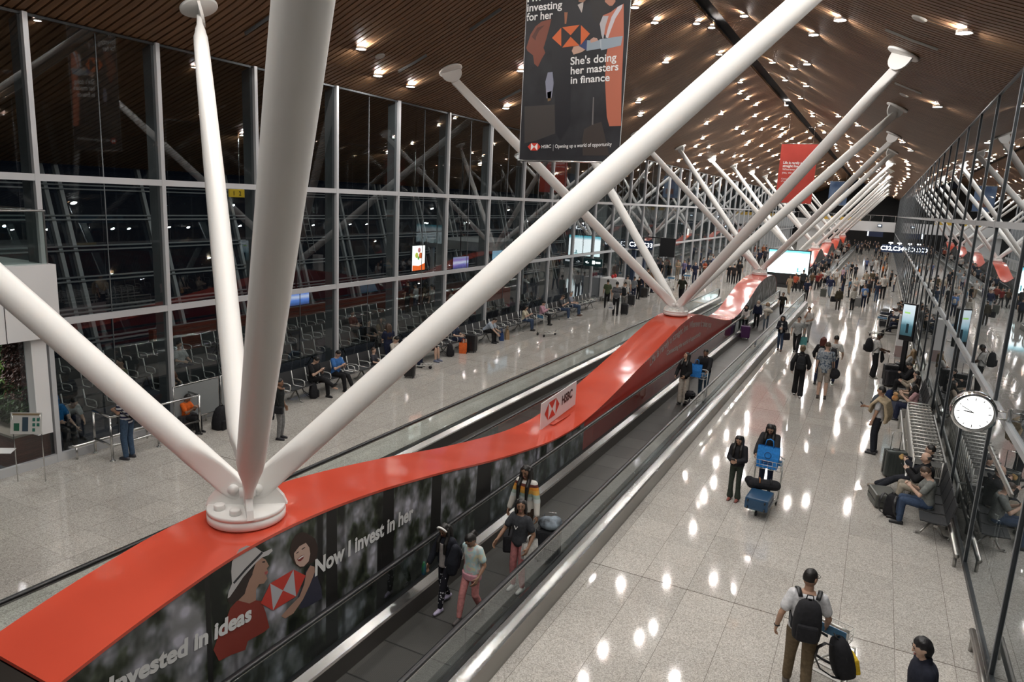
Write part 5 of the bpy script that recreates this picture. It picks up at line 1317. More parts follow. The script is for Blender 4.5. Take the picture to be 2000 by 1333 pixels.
    if kind != 'none':
        b = MB(); n, mm = 22, 14; vs = []; g = 1.09 if kind != 'crop' else 1.045
        top_line = {'crop': .66, 'bald': 2, 'short': .62, 'hijab': .55}.get(kind, .66)
        for i in range(mm + 1):
            la = -PI / 2 + PI * i / mm
            for j in range(n):
                lo = 2 * PI * j / n; q = V((math.cos(la) * math.cos(lo), math.cos(la) * math.sin(lo), math.sin(la)))
                inside = (q.y > .12 and q.z < top_line - (.5 if kind in ('short', 'crop', 'messy') else .3) * abs(q.x)) or (kind in ('short', 'crop', 'bald') and q.z < -.28) or (kind in ('short', 'crop') and q.y > -.2 and q.z < -.02 and abs(q.x) < .99 and q.y > 0) or (kind == 'bald' and q.z > .42) or (kind == 'bald' and q.y > .2)
                if kind == 'hijab': inside = q.y > .45 and -.75 < q.z < .55
                ge = 1.015 + (g - 1.0) * min(1, max(0, (.75 - q.y) / 1.1)) + (.02 if q.z > .5 else 0)
                if kind == 'messy': ge += .055 + .035 * math.sin(lo * 5 + la * 6)
                r = .84 if inside else ge
                vs.append(hc + HR @ V((q.x * hx * r, q.y * hy * r, q.z * hz * r)))
        b.add(vs, [(i * n + j, i * n + (j + 1) % n, (i + 1) * n + (j + 1) % n, (i + 1) * n + j) for i in range(mm) for j in range(n)], True)
        if kind == 'fringe': capsule(b, hc + hf * hy * .9 + hu * hz * .55 - hr * hx * .6, .022 * k, hc + hf * hy * .9 + hu * hz * .5 + hr * hx * .6, .022 * k)
        if kind in ('long', 'bob', 'hijab'):
            back = hc - hf * hy * .62
            drop = {'long': kw.get('hairlen', .36), 'bob': .15, 'hijab': .16}[kind] * k
            dn = (-up - fw * .16).normalized() if kind != 'bob' else -hu
            for s in (-.6, 0, .6): chain(b, [back + hr * s * hx + hu * .02 * k, back + hr * s * hx * 1.2 - hu * .08 * k, back + hr * s * hx * 1.25 - hu * .09 * k + dn * drop], [.055 * k, .052 * k, .034 * k])
            for s in (-1, 1):
                a = hc + hr * s * hx * .93 + hu * .03 * k
                if kind == 'long': chain(b, [a, neck + rt * s * .078 * k + fw * .055 * k + up * .035 * k, neck + rt * s * .085 * k + fw * .135 * k - up * .09 * k, neck + rt * s * .085 * k + fw * .155 * k - up * (drop * .75)], [.030 * k, .040 * k, .040 * k, .024 * k])
                else: chain(b, [a, a - hu * .10 * k + hr * s * .012 * k, a - hu * (.12 * k + drop * .3) + hr * s * .015 * k], [.030 * k, .034 * k, .026 * k])
            if kind == 'hijab': capsule(b, neck + up * .03 * k, .085 * k, neck - up * .05 * k + fw * .03 * k, .12 * k)
        if kind == 'bun': b.ball(hc - hf * hy * 1.05 + hu * .05 * k, .042 * k)
        if kind == 'tail': chain(b, [hc - hf * hy * .95 + hu * .03 * k, hc - hf * hy * 1.5, hc - hf * hy * 1.45 - hu * .16 * k], [.035 * k, .032 * k, .015 * k])
        piece('hair' if kind != 'hijab' else 'headscarf', b, {0: .022, 1: .012, 2: .008}[lod], hm, t, 1)
    N_PEOPLE[0] += 1
    t['category'] = 'person'
    return dict(root=t, k=k, loc=loc, rot=math.radians(face), neck=neck, hip=hip, up=up, fw=fw, wr=wr, el=el, kn=kn, an=an, sh=sh, hc=hc, hf=hf, hu=hu, hr=hr, hy=hy, hx=hx, hz=hz)
def wp(p, q):
    """a point in a person's own frame, in the hall"""
    return p['loc'] + Matrix.Rotation(p['rot'], 3, 'Z') @ V(q)
def worn_backpack(p, label, col, s=1.0, pocket=None):
    k = p['k']; b = backpack(label, col, wp(p, p['hip'] + p['up'] * .01 * k - p['fw'] * .13 * k), p['rot'] + PI, s * k * .98, 0, pocket)
    q = math.asin(max(-1, min(1, p['up'].y))); b.rotation_euler = (-q, 0, p['rot'] + PI); return b
def front_straps(p):
    """straps of a pack over the chest, for wearers that face the camera"""
    k = p['k']
    return
def phone(p, label, hand_=None):
    k = p['k']; w = (p['wr'][0] + p['wr'][1]) / 2 if hand_ is None else p['wr'][hand_]
    q = wp(p, w + V((0, .085 * k, .035 * k))); o = MB().box((0, 0, 0), (.075, .010, .15), (-.7, 0, 0), bevel=.003).build('phone', M_BLACK, None, q); o.rotation_euler.z = p['rot']
    tag(o, label, 'phone'); return o
BL, NV, WH, GY = (.014, .014, .016), (.018, .023, .05), (.60, .59, .57), (.27, .27, .27)
JEAN, KHAKI, BEIGE, OLIVE = (.045, .07, .125), (.155, .115, .07), (.42, .37, .30), (.075, .085, .045)
DK = (.012, .010, .009); BRN = (.06, .035, .022); BLOND = (.32, .22, .12)
WZ = .04
def seat_l(px, py): q = on_z(px, py, .55); return V((-14.5, q.y, 0))
def seat_r(px, py): q = on_z(px, py, .55); return V((1.6, q.y, 0))

# ---- bright stone floor, nearest people
p = person('person in white tee shirt and khaki trousers walking away with a black backpack', None, None, 8, 1.78, ('tee', (.66, .66, .68)), ('trousers', KHAKI), (.10, .085, .075), ('crop', DK), 'm', 'walk', 2, 1.08, head=(1586, 1112), headyaw=-.75,
           hands=((-.30, .03, .86), (.27, .20, .90)), low=-.12)
worn_backpack(p, 'large black backpack on the back of the person in white tee shirt', BLACKC, 1.06)
MAN = p
g = MB(); q = p['hc']; hr_, hf_, hu_ = p['hr'], p['hf'], p['hu']; k = p['k']
for s in (-1, 1): g.tube([q + hr_ * s * .07 * k - hf_ * .02 * k + hu_ * .012 * k, q + hr_ * s * .07 * k + hf_ * .085 * k + hu_ * .014 * k], .003, 5); g.tube([q + hr_ * (s * .033 + .024 * math.cos(a)) * k + hf_ * .103 * k + hu_ * (.012 + .018 * math.sin(a)) * k for a in [PI * j / 5 for j in range(10)]], .0028, 5, closed=True)
g.build('glasses', M_BLACK, p['root'])
MB().tube([p['wr'][0] * .9 + p['el'][0] * .1 + V((.030 * math.cos(a), .030 * math.sin(a), 0)) for a in [PI * j / 6 for j in range(12)]], .009, 6, closed=True).build('watch', M_BLACK, p['root'])
w = wp(p, p['wr'][1]); put_trolley(w.x + .17, w.y + .47, -.35, 'silver luggage trolley pushed by the person with a large black backpack')
b = backpack('black and mustard yellow backpack hanging from the trolley of the person in white tee', BLACKC, (w.x + .16, w.y - .10, .36), -1.2, 1.1, .25, (.62, .42, .03))
p = person('person with thick black hair and dark jacket at the bottom edge by the glass', None, None, 100, 1.72, ('jacket', (.016, .018, .03)), ('trousers', BL), BL, ('messy', (.010, .009, .010)), 'l', 'stand', 2, 1.05, head=(1816, 1250), nod=.35)
p = person('person with long black hair in green flared trousers looking at a phone', (1432, 977), 850, 172, None, ('jacket', (.020, .020, .023)), ('flare', (.036, .046, .036)), (.30, .10, .08), ('long', DK), 'm', 'phone', 2, .95, low=-.04, sole=1)
phone(p, 'phone held by the person in green flared trousers')
p = person('person in dark jacket pushing the trolley that carries a blue carrier bag', (1492, 962), 850, 176, 1.62, ('jacket', (.020, .021, .024)), ('slim', NV), BL, ('long', DK), 'm', 'push', 2, 1.0, nod=.6, hairlen=.16)
c = p['loc']; tr = put_trolley(c.x + .06, c.y - .98, PI - .06, 'trolley with a blue suitcase and black bag, pushed by a person in dark jacket')
suitcase('blue hard suitcase lying on the trolley under a black duffel bag', (.02, .065, .135), (c.x + .06, c.y - 1.02, .165), PI / 2 - .06 + PI / 2, .46, .25, .60, lay=True).location.y -= .30
dfl = thing('duffel_bag', 'black duffel bag lying on the blue suitcase of the trolley', 'bag', (c.x + .08, c.y - .92, .52), .2)
b = MB(); capsule(b, (-.24, 0, 0), .115, (.22, .02, 0), .11); b.ball((-.3, .02, .05), (.1, .09, .09)); piece('sack', b, .014, cloth(BLACKC), dfl)
for s in (-.1, .12): MB().tube([(s, -.1, .06), (s, -.03, .13), (s, .06, .11)], .015, 6).build('strap', mat('orange_strap', (.30, .12, .04), .6) if s < 0 else M_BLACK, dfl)
tote('bright blue carrier bag with dark ring mark in the basket of the trolley', (.03, .22, .62), (c.x + .06, c.y - .62, .80), -.05, .44, .16, .46, (.01, .03, .10))
p = person('person in black with white trainers and a black backpack walking away', (1556, 775), 674, 4, None, ('jacket', BL), ('wide', BL), (.62, .62, .62), ('bun', (.17, .115, .07)), 'l', 'walk', 2, .95, sole=1)
worn_backpack(p, 'black backpack on the person in black with white trainers', (.02, .02, .024), .92)
p = person('person in blue floral shirt and beige shorts walking away with sandals', (1603, 779), 668, 2, None, ('tee', blotch('floral_print', [(.05, .07, .10), (.16, .20, .26), (.40, .42, .43), (.20, .25, .30)], 16)), ('shorts', (.36, .32, .28)), (.05, .04, .035), ('crop', BRN), 'l', 'stand', 2, 1.05, low=-.16)
k = p['k']; q = wp(p, V((.30, -.02, .80 * k)))
t = thing('shoulder_bag', 'round black bag hanging from the shoulder of the person in floral shirt', 'bag', q, p['rot'])
b = MB(); b.lathe([(.0, -.06), (.15, -.055), (.185, -.02), (.185, .02), (.15, .055), (0, .06)], 24, (0, 0, 0), (.25, 1, 0)); b.build('sack', cloth(BLACKC), t)
MB().tube([(-.03, .06, .16), (-.09, .07, .45), (-.14, .02, .60 * k)], .014, 6).tube([(-.03, -.05, .16), (-.08, -.10, .45), (-.14, -.05, .60 * k)], .014, 6).build('strap', M_BLACK, t)
p = person('person with dark red hair and pale backpack straps walking before the floral shirt', (1597, 750), 658, 0, None, ('long', BL), ('slim', NV), BL, ('long', (.09, .02, .014)), 'l', 'walk2', 2, .92, hairlen=.12)
worn_backpack(p, 'grey and white backpack on the person with dark red hair', (.30, .30, .31), .85)
p = person('person with short black hair and white shirt half hidden behind the floral shirt', (1622, 748), 655, -6, None, ('tee', WH), ('trousers', NV), BL, ('short', DK), 'm', 'walk', 2, .98)
worn_backpack(p, 'dark sling pack on the person in white shirt behind the floral shirt', (.03, .03, .035), .7)
p = person('person in grey tee shirt and black trousers walking nearer with a teal bag', (1553, 690), 618, 176, None, ('tee', (.36, .37, .37)), ('trousers', BL), BL, ('short', DK), 'l', 'walk', 2, 1.05, low=-.13)
worn_backpack(p, 'black backpack worn by the person in grey tee shirt', BLACKC, .9)
q = wp(p, p['wr'][0]); tote('teal carrier bag held by the person in grey tee shirt', (.10, .30, .30), (q.x + .02, q.y - .1, q.z - .46), .3, .30, .12, .36, None, 'carrier_bag', .12)
p = person('person in white shirt rubbing the chin behind the grey tee shirt', (1573, 668), 600, 172, None, ('tee', (.64, .62, .60)), ('trousers', GY), BL, ('short', DK), 'm', 'chin', 2, 1.05)
worn_backpack(p, 'black backpack worn by the person rubbing the chin', BLACKC, .85)
p = person('person in dark cardigan over white top and jeans looking at a phone', (1522, 685), 616, 178, None, ('jacket', (.02, .022, .03)), ('slim', JEAN), (.12, .06, .04), ('bob', DK), 'l', 'walkphone', 2, .93)
b = MB(); ribs(b, p['hip'], p['up'], V((1, 0, 0)), [(z, .075, .075, .055) for z in (-.06, .1, .25, .38)]); piece('inner_top', b, .014, cloth(WH), p['root'])
q = wp(p, p['el'][0]); tote('dark shoulder bag of the person in dark cardigan', (.03, .03, .04), (q.x + .06, q.y, q.z - .50), .8, .30, .11, .30, None, 'shoulder_bag', .22)
p = person('person with a large black backpack standing sideways by the glass with a phone', (1703, 738), 650, -78, None, ('tee', WH), ('wide', BL), (.45, .42, .38), ('short', DK), 'd', 'phone1', 2, 1.05, hands=((-.12, .24, 1.0), (.10, .36, 1.06)))
worn_backpack(p, 'large black backpack of the person standing sideways by the glass', BLACKC, 1.1)
t = thing('draped_jacket', 'dark jacket hanging over the arm of the person standing sideways', 'jacket', wp(p, V((0, .22, .72))), p['rot'])
b = MB(); chain(b, [V((-.1, .02, .28)), V((.0, .04, .05)), V((.03, .02, -.06))], [.05, .08, .05]); piece('cloth', b, .014, cloth(BL), t)
p = person('person with a cream blanket over the shoulders and dark trousers by the trolleys', (1705, 886), 757, 78, None, ('tee', (.55, .55, .57)), ('trousers', (.022, .024, .032)), (.02, .02, .022), ('short', DK), 'm', 'hold', 2, 1.06, hands=((-.22, .10, .80), (.10, .34, 1.12)), sole=1)
k = p['k']
t = thing('blanket', 'cream blanket draped round the shoulders of the person by the trolleys', 'blanket', p['loc'], p['rot'])
b = MB()
for j in range(7):
    x = (-.25 + .083 * j) * k; e = abs(x) / (.25 * k)
    chain(b, [V((x * .9, .20, (1.02 + .10 * e) * k)), V((x, .16, 1.28 * k)), V((x, .01, (1.475 - .05 * e) * k)), V((x, -.15, 1.34 * k)), V((x * 1.1 + .05, -.22, 1.05 * k)), V((x * 1.1 + .07, -.20, (.88 + .03 * math.sin(j * 2)) * k))], [.030, .036, .036, .038, .045, .04])
piece('cloth', b, .014, cloth((.50, .40, .27)), t)
phone(p, 'blue lit phone of the person with a cream blanket', 1)
# ---- seated by the clock side glass, near three
p = person('seated person in grey tee shirt and jeans, nearest on the bench by the glass', None, None, 92, 1.75, ('tee', (.20, .21, .20)), ('trousers', JEAN), BL, ('crop', BRN), 'l', 'sitphone', 2, 1.06, loc=(1.52, 15.84, 0), nod=.7)
p = person('seated balding person in black jacket and beige trousers by the glass', None, None, 90, 1.76, ('jacket', BL), ('trousers', (.34, .30, .24)), (.05, .035, .03), ('bald', (.05, .045, .04)), 'l', 'sitphone', 2, 1.1, loc=(1.52, 16.7, 0), steps=((-.16, .50, .085), (.12, .44, .085)), hands=((-.08, .36, .84), (.08, .36, .84)), nod=.25)
phone(p, 'phone held by the seated balding person')
p = person('seated person in dark suit with outstretched legs eating from a wrapper', None, None, 88, 1.76, ('jacket', (.018, .02, .028)), ('trousers', (.022, .024, .032)), (.26, .22, .18), ('short', DK), 'l', 'sitstretch', 2, 1.05, loc=(1.50, 17.5, 0))
q = wp(p, (p['wr'][0] + p['wr'][1]) / 2 + V((0, .10, .03))); t = thing('food_wrapper', 'brown paper wrapper in the hands of the seated person in dark suit', 'wrapper', q, p['rot'])
b = MB(); chain(b, [V((-.09, 0, 0)), V((0, .02, .01)), V((.1, .0, .03))], [.035, .05, .03]); piece('paper', b, .012, cloth((.42, .26, .10)), t)
backpack('black backpack slumped on the floor before the seated grey tee shirt', BLACKC, at(1735, 1012), -.4, 1.05)
suitcase('grey soft suitcase lying flat before the seated balding person', (.075, .078, .07), at(1722, 985), .25, .46, .28, .66, lay=True)
suitcase('dark green upright suitcase with a raised handle beside the seated dark suit', (.05, .058, .055), at(1742, 932), .3, .46, .28, .62, .42)
# ---- second seated group
for l, y, c, bt, hr, po, ex in (('seated person in pink shirt with a white headband beyond the trolleys', 24.2, ('tee', (.50, .30, .31)), ('trousers', NV), ('long', DK), 'sitphone', {}),
        ('seated person in beige top with very long black hair beyond the pink shirt', 25.4, ('tee', (.40, .33, .26)), ('trousers', (.10, .09, .07)), ('long', DK), 'sit', {}),
        ('seated person in khaki trousers with legs stretched out beyond the pink shirt', 26.4, ('long', (.33, .28, .22)), ('trousers', (.12, .105, .07)), ('short', DK), 'sitstretch', {}),
        ('seated person in black leaning over bags beside the lit totem', 27.7, ('jacket', BL), ('trousers', BL), ('short', DK), 'sitphone', {})):
    p = person(l, None, None, 88, 1.66, c, bt, BL, hr, 'l', po, 1, 1.0, loc=(1.55, y, 0), **ex)
    if 'headband' in l: MB().tube([p['hc'] + p['hr'] * p['hx'] * 1.16 * math.cos(a) + p['hu'] * p['hz'] * 1.12 * math.sin(a) + p['hf'] * .02 for a in [PI * j / 10 for j in range(11)]], .014, 6).build('headband', M_WHITE, p['root'])
person('blond seated person in white top behind the lit totem', None, None, 60, 1.65, ('tee', WH), ('trousers', GY), BL, ('long', BLOND), 'l', 'sit', 1, .95, loc=(1.6, 30.6, 0))
suitcase('tall black suitcase with raised handle before the lit totem', (.016, .016, .018), at(1735, 752), .2, .48, .30, .72, .36)
suitcase('wide black suitcase standing behind the tall one by the lit totem', (.02, .02, .022), at(1758, 745), -.1, .52, .32, .66)
suitcase('black suitcase lying across the pile by the lit totem', (.03, .03, .035), (1.0, 29.0, .0), .6, .5, .28, .55)
tote('white plastic bag on the floor by the tall black suitcase', (.62, .62, .62), at(1728, 752), .5, .32, .2, .24, None, 'plastic_bag', .08)
backpack('navy blue backpack on the floor before the pink shirt', (.02, .035, .10), at(1742, 790), 1.2, 1.0)
backpack('grey backpack on the floor behind the cream blanket', (.10, .115, .13), at(1716, 800), .9, .95)
t = thing('soft_toy', 'small orange and white plush toy on the lap side bag by the pink shirt', 'toy', (1.05, 24.9, .42)); b = MB(); b.ball((0, 0, .09), (.10, .09, .10)); b.ball((0, .0, .22), .07); b.ball((.05, -.05, .24), .03); b.ball((-.05, -.05, .24), .03); piece('body', b, .012, mottled('plush', (.55, .22, .06), (.62, .45, .25), 9, .9), t)
tote('large open bag with a plush toy on it by the pink shirt', (.09, .10, .14), (1.05, 24.9, 0), .2, .42, .26, .42, None, 'carrier_bag', .1)
# ---- third seated row beyond the totem
T3 = [((.012, .012, .014), BL, 'sitstretch', 'black clothes with legs stretched out'), ((.42, .30, .18), NV, 'sit', 'tan jacket'), ((.03, .035, .05), BL, 'sitphone', 'dark blue jacket'), ((.58, .56, .55), GY, 'sitphone', 'white shirt'), ((.50, .48, .46), NV, 'sitcross', 'pale grey shirt'), ((.60, .58, .56), BL, 'sit', 'white top by the sign'), ((.05, .03, .025), BL, 'sitphone', 'dark brown jacket'), ((.08, .02, .02), BL, 'sit', 'dark red jacket')]
for i, (c, bt, po, d) in enumerate(T3):
    person('seated person in %s in the row beyond the lit totem' % d, None, None, 90, 1.68, ('long', c), ('trousers', bt), BL, ('short', DK), 'm' if i % 2 else 'l', po, 1, 1.0, loc=(1.52, 42.2 + i * .85, 0))
for i, c in enumerate(((.02, .02, .024), (.05, .06, .08), (.25, .25, .24))): suitcase(['black suitcase standing before the seated row beyond the totem', 'dark blue suitcase standing before the seated row beyond the totem', 'pale grey suitcase standing before the seated row beyond the totem'][i], c, (.75, 44.6 + i * 1.6, 0), .2 * i)

# ---- on the near walkway
p = person('child with a white headband, dark cardigan and white dotted leggings on the walkway', (868, 1183), None, 172, 1.36, ('tee', (.30, .27, .26)), ('slim', blotch('dotted_leggings', [(.55, .55, .58), (.012, .012, .018)], 22, True)), (.50, .46, .62), ('long', DK), 'b', 'walk', 2, .92, z0=WZ, nod=.5, over=(.018, .020, .03), hands=((-.24, -.02, .86), (.26, .16, .86)))
MB().tube([p['hc'] + p['hr'] * p['hx'] * 1.13 * math.cos(a) + p['hu'] * p['hz'] * (.30 + .72 * math.sin(a)) + p['hf'] * p['hy'] * (.55 + .1 * math.sin(a)) for a in [PI * j / 12 for j in range(13)]], .016, 6).build('headband', M_WHITE, p['root'])
b = MB(); ribs(b, p['hip'], p['up'], V((1, 0, 0)), [(z, .07, .07, .05) for z in (-.08, .06, .2, .3)]); piece('inner_top', b, .012, cloth((.34, .31, .30)), p['root'])
q = wp(p, p['wr'][1]); t = thing('water_bottle', 'green and blue bottle in the hand of the child in dotted leggings', 'bottle', (q.x - .03, q.y - .10, q.z - .16), 0)
MB().lathe([(.03, 0), (.036, .01), (.036, .15), (.02, .18), (.018, .2), (0, .2)], 14).build('flask', mottled('bottle_print', (.03, .15, .05), (.03, .08, .22), 8, .3), t)
p = person('child in tie dyed tee shirt and pink leggings walking on the moving walkway', (918, 1207), None, 176, 1.40, ('tee', blotch('tie_dye', [(.55, .36, .42), (.62, .62, .58), (.40, .58, .62), (.62, .58, .40), (.58, .40, .50)], 7)), ('slim', (.62, .26, .25)), (.10, .09, .09), ('tail', DK), 'b', 'walk2', 2, .95, z0=WZ, nod=.8, low=-.15, sole=1)
b = MB(); ribs(b, p['hip'], p['up'], V((1, 0, 0)), [(z, .155, .115, 0) for z in (-.13, -.08, -.03)]); piece('waist_cloth', b, .012, blotch('pink_hem', [(.55, .22, .28), (.62, .36, .40)], 25), p['root'])
k = p['k']; t = thing('dark_shoulder_bag', 'dark jacket bundle slung between the two walking children', 'bag', wp(p, V((.27, .05, .62))), 0)
b = MB(); chain(b, [V((0, 0, .42)), V((-.03, .0, .2)), V((-.04, 0, .05))], [.06, .10, .08]); piece('cloth', b, .014, cloth((.02, .022, .03)), t)
p = person('person in dark grey tee shirt and pink trousers holding a white tablet bag', (1010, 1152), 978, 172, None, ('tee', (.045, .048, .055)), ('slim', (.50, .20, .20)), (.55, .53, .52), ('bob', DK), 'b', 'stand', 2, .98, z0=WZ, headyaw=.5, hands=((-.25, .12, .92), (.28, .30, .98)), low=-.10, sole=1)
for s in (-1, 1): MB().bar(p['neck'] + V((s * .03, .128, -.15)), p['neck'] + V((0, .134, -.20)), .012, .004, (0, 1, 0)).build('printed_mark', M_WHITE, p['root'])
q = wp(p, p['el'][0] * .5 + p['wr'][0] * .5); tote('white bag under the arm of the person in dark grey tee', (.60, .58, .56), (q.x - .02, q.y + .02, q.z - .26), 1.2, .30, .07, .26, None, 'tote_bag', .1)
q = wp(p, p['sh'][1]); t = thing('shoulder_bag', 'black shoulder bag at the side of the person in dark grey tee', 'bag', (q.x - .10, q.y + .05, q.z - .62), .4)
b = MB(); b.box((0, 0, .14), (.16, .30, .28), None, bevel=.04); b.build('sack', cloth(BLACKC), t); MB().tube([(0, -.1, .26), (.05, 0, .60), (0, .1, .26)], .012, 6).build('strap', M_BLACK, t)
SW = bands('striped_sweater', [(0, (.60, .57, .52)), (1.02, (.60, .57, .52)), (1.06, (.58, .62, .60)), (1.12, (.36, .46, .40)), (1.18, (.66, .36, .08)), (1.255, (.66, .26, .04)), (1.30, (.12, .035, .03)), (1.345, (.64, .62, .58))])
p = person('person with long black hair in cream sweater with orange stripes on the walkway', None, None, 176, 1.66, ('long', SW), ('trousers', blotch('leopard_print', [(.035, .022, .016), (.10, .065, .045)], 30)), BL, ('long', DK), 'b', 'stand', 2, .98, head=(1031, 908), z0=WZ, nod=.35, hairlen=.42, hands=((-.30, .12, .86), (.28, .08, .86)))
q = wp(p, p['wr'][0]); suitcase('dark suitcase towed behind the person in striped sweater', (.03, .032, .036), (q.x + .16, q.y + .18, WZ), .3, .42, .26, .55, .25)
t = thing('bag_bundle', 'pale blue and black soft bag riding on the dark towed suitcase', 'bag', (q.x + .16, q.y + .16, .66), 0)
b = MB(); b.ball((0, 0, .08), (.20, .15, .11)); b.ball((.10, .05, .12), (.12, .10, .09)); piece('sack', b, .014, mottled('bundle_print', (.02, .022, .026), (.30, .36, .42), 5, .8), t)
p = person('person in black cardigan and cream trousers on the walkway beside a trolley', (1332, 790), 690, 170, None, ('long', BL), ('wide', (.42, .38, .33)), BL, ('long', DK), 'm', 'hold', 2, .92, z0=WZ, headyaw=-.7, nod=-.25, hairlen=.14, hands=((-.10, .22, .98), (.22, .2, .96)))
p = person('person in black puffer jacket leaning on a trolley with blue bags', (1371, 778), 682, 176, None, ('jacket', BL), ('trousers', (.05, .09, .13)), BL, ('short', DK), 'b', 'push', 2, 1.18, z0=WZ, nod=.2)
c = p['loc']; tr = put_trolley(c.x - .12, c.y - .95, PI - .1, 'trolley with black bags on the walkway before the black puffer jacket'); tr.location.z = WZ
tote('bright blue bag on the trolley before the black puffer jacket', (.03, .20, .58), (c.x - .14, c.y - .62, .86), .1, .34, .18, .40, None)
backpack('black backpack lying on the walkway trolley', BLACKC, (c.x - .16, c.y - 1.2, .25), .5, .9, 1.2)
t = thing('orange_bag', 'orange brown handbag on the trolley by the blue bag', 'bag', (c.x - .36, c.y - .62, .86), .3); MB().box((0, 0, .09), (.26, .12, .18), None, bevel=.03).build('sack', cloth((.42, .17, .05)), t)
p = person('person with black scarf and white jacket standing on the walkway with a purple case', (1453, 652), 600, 172, None, ('jacket', (.58, .54, .52)), ('slim', BL), BL, ('hijab', BL), 'l', 'carry', 2, .95, z0=WZ)
suitcase('purple suitcase before the person with black scarf on the walkway', (.10, .03, .12), (*at(1454, 662, WZ)[:2], WZ), .2, .42, .26, .58, .3)
person('person in dark coat and pale headscarf behind the black scarf on the walkway', (1476, 640), 594, 178, None, ('jacket', NV), ('trousers', BL), BL, ('hijab', (.50, .44, .40)), 'l', 'stand', 1, 1.0, z0=WZ)
p = person('blond person in white jacket carrying a cream coat on the walkway', (1494, 644), 602, 186, None, ('jacket', (.52, .51, .50)), ('slim', (.18, .22, .27)), BL, ('bob', BLOND), 'l', 'carry', 1, .98, z0=WZ)
t = thing('carried_coat', 'cream fluffy coat carried on the arms of the blond walker', 'coat', wp(p, V((-.05, .30, .80))), 0)
b = MB(); chain(b, [V((-.14, 0, .22)), V((.02, -.05, .24)), V((.16, 0, .2))], [.09, .12, .09]); chain(b, [V((-.05, -.04, .2)), V((-.08, -.04, -.16))], [.09, .06]); piece('cloth', b, .02, cloth((.60, .54, .46)), t)
person('person in dark patterned shirt walking onto the far end of the near walkway', (1525, 618), 577, 176, None, ('tee', blotch('dark_pattern', [(.012, .012, .014), (.05, .045, .03)], 18)), ('trousers', BL), BL, ('short', DK), 'm', 'walk', 1, 1.02, z0=WZ)

# ---- bench side, standing
p = person('person in white and navy striped shirt and jeans by the steel barrier', (253, 896), None, 105, 1.70, ('tee', stripes('navy_stripes', [(.55, .55, .57), (.02, .022, .06)], .085)), ('trousers', (.05, .085, .14)), (.04, .04, .05), ('short', DK), 'm', 'phone', 2, 1.0, low=-.14, sole=1)
worn_backpack(p, 'black backpack on the person in striped shirt', BLACKC, 1.0)
p = person('person in black shirt and grey trousers holding a phone to the ear', (547, 858), 741, -70, None, ('tee', (.018, .02, .02)), ('slim', (.20, .20, .20)), (.02, .02, .025), ('short', DK), 'b', 'call', 2, 1.0, low=-.13, sole=1)
q = wp(p, p['hip'] + V((.2, .08, -.02))); t = thing('crossbody_bag', 'small black bag at the hip of the person on the phone', 'bag', (q.x, q.y, q.z - .12), .3); MB().box((0, 0, .08), (.2, .1, .18), None, bevel=.025).build('sack', cloth(BLACKC), t)
MB().tube([(0, 0, .16), (-.12, .05, .5), (-.22, .02, .62)], .01, 5).build('strap', M_BLACK, t)
p = person('child in bright orange top seated by the heap of backpacks', None, None, -75, 1.36, ('tee', (.68, .13, .02)), ('trousers', BL), BL, ('short', DK), 'b', 'sitphone', 2, 1.0, loc=(-14.75, 11.55, 0), hip=(0, 0, .48))
suitcase('dark low suitcase serving as seat of the child in orange', (.025, .026, .03), (-14.78, 11.55, 0), PI / 2, .5, .34, .40)
backpack('tall black backpack leaning on the grey screen beside the orange child', BLACKC, (-14.45, 12.15, 0), -1.4, 1.35, -.15, None, False)
backpack('dark blue backpack with tan straps lying behind the tall black one', (.03, .032, .045), (-14.3, 12.85, 0), -.6, 1.25, -.3, None, False)
backpack('third dark backpack nearest the thin white strut in the heap', (.02, .022, .028), (-14.1, 13.45, 0), -1.9, 1.2, -.4, None, False)
t = thing('tan_jacket', 'tan jacket heaped on top of the dark blue backpack', 'jacket', (-14.35, 12.8, .52)); b = MB(); chain(b, [V((-.12, -.1, 0)), V((0, .05, .1)), V((.1, .12, .05)), V((.18, .0, -.12))], [.05, .07, .06, .05]); piece('cloth', b, .014, cloth((.30, .19, .10)), t)
# ---- bench side, seated
p = person('seated person in black shirt with crossed legs looking at a phone', None, None, -88, 1.72, ('tee', BL), ('trousers', BL), BL, ('short', DK), 'l', 'sitcross', 2, 1.05, loc=seat_l(622, 740), nod=.8)
phone(p, 'phone of the seated person in black shirt')
backpack('black backpack on the floor before the seated black shirt', BLACKC, at(604, 778), -.7, 1.0)
p = person('seated person in bright blue tee shirt with glasses looking at a phone', None, None, -95, 1.72, ('tee', (.05, .16, .42)), ('trousers', BL), BL, ('short', DK), 'l', 'sitphone', 2, 1.05, loc=seat_l(668, 728), steps=((-.12, .62, .085), (.11, .50, .085)))
phone(p, 'phone of the seated person in bright blue tee')
p = person('person with long brown hair in navy dress standing at the benches, cream shoulder bag', (758, 722), None, 60, 1.62, ('tee', NV), ('skirt', NV), BL, ('long', BRN), 'l', 'carry', 2, 1.05)
q = wp(p, p['hip'] + V((.2, .02, .12))); t = thing('shoulder_bag', 'cream shoulder bag with strap across the navy dress', 'bag', (q.x, q.y, q.z - .05), p['rot']); b = MB(); b.ball((0, 0, .06), (.09, .17, .13)); piece('sack', b, .014, cloth((.48, .42, .34)), t)
MB().tube([(-.05, .02, .16), (-.2, .0, .38), (-.34, .02, .44)], .016, 6).build('strap', mat('cream_strap', (.48, .42, .34), .6), t)
person('seated child in dark top beside the navy dress', None, None, -80, 1.32, ('tee', (.04, .04, .05)), ('trousers', BL), BL, ('short', BRN), 'l', 'sit', 1, 1.0, loc=seat_l(736, 705))
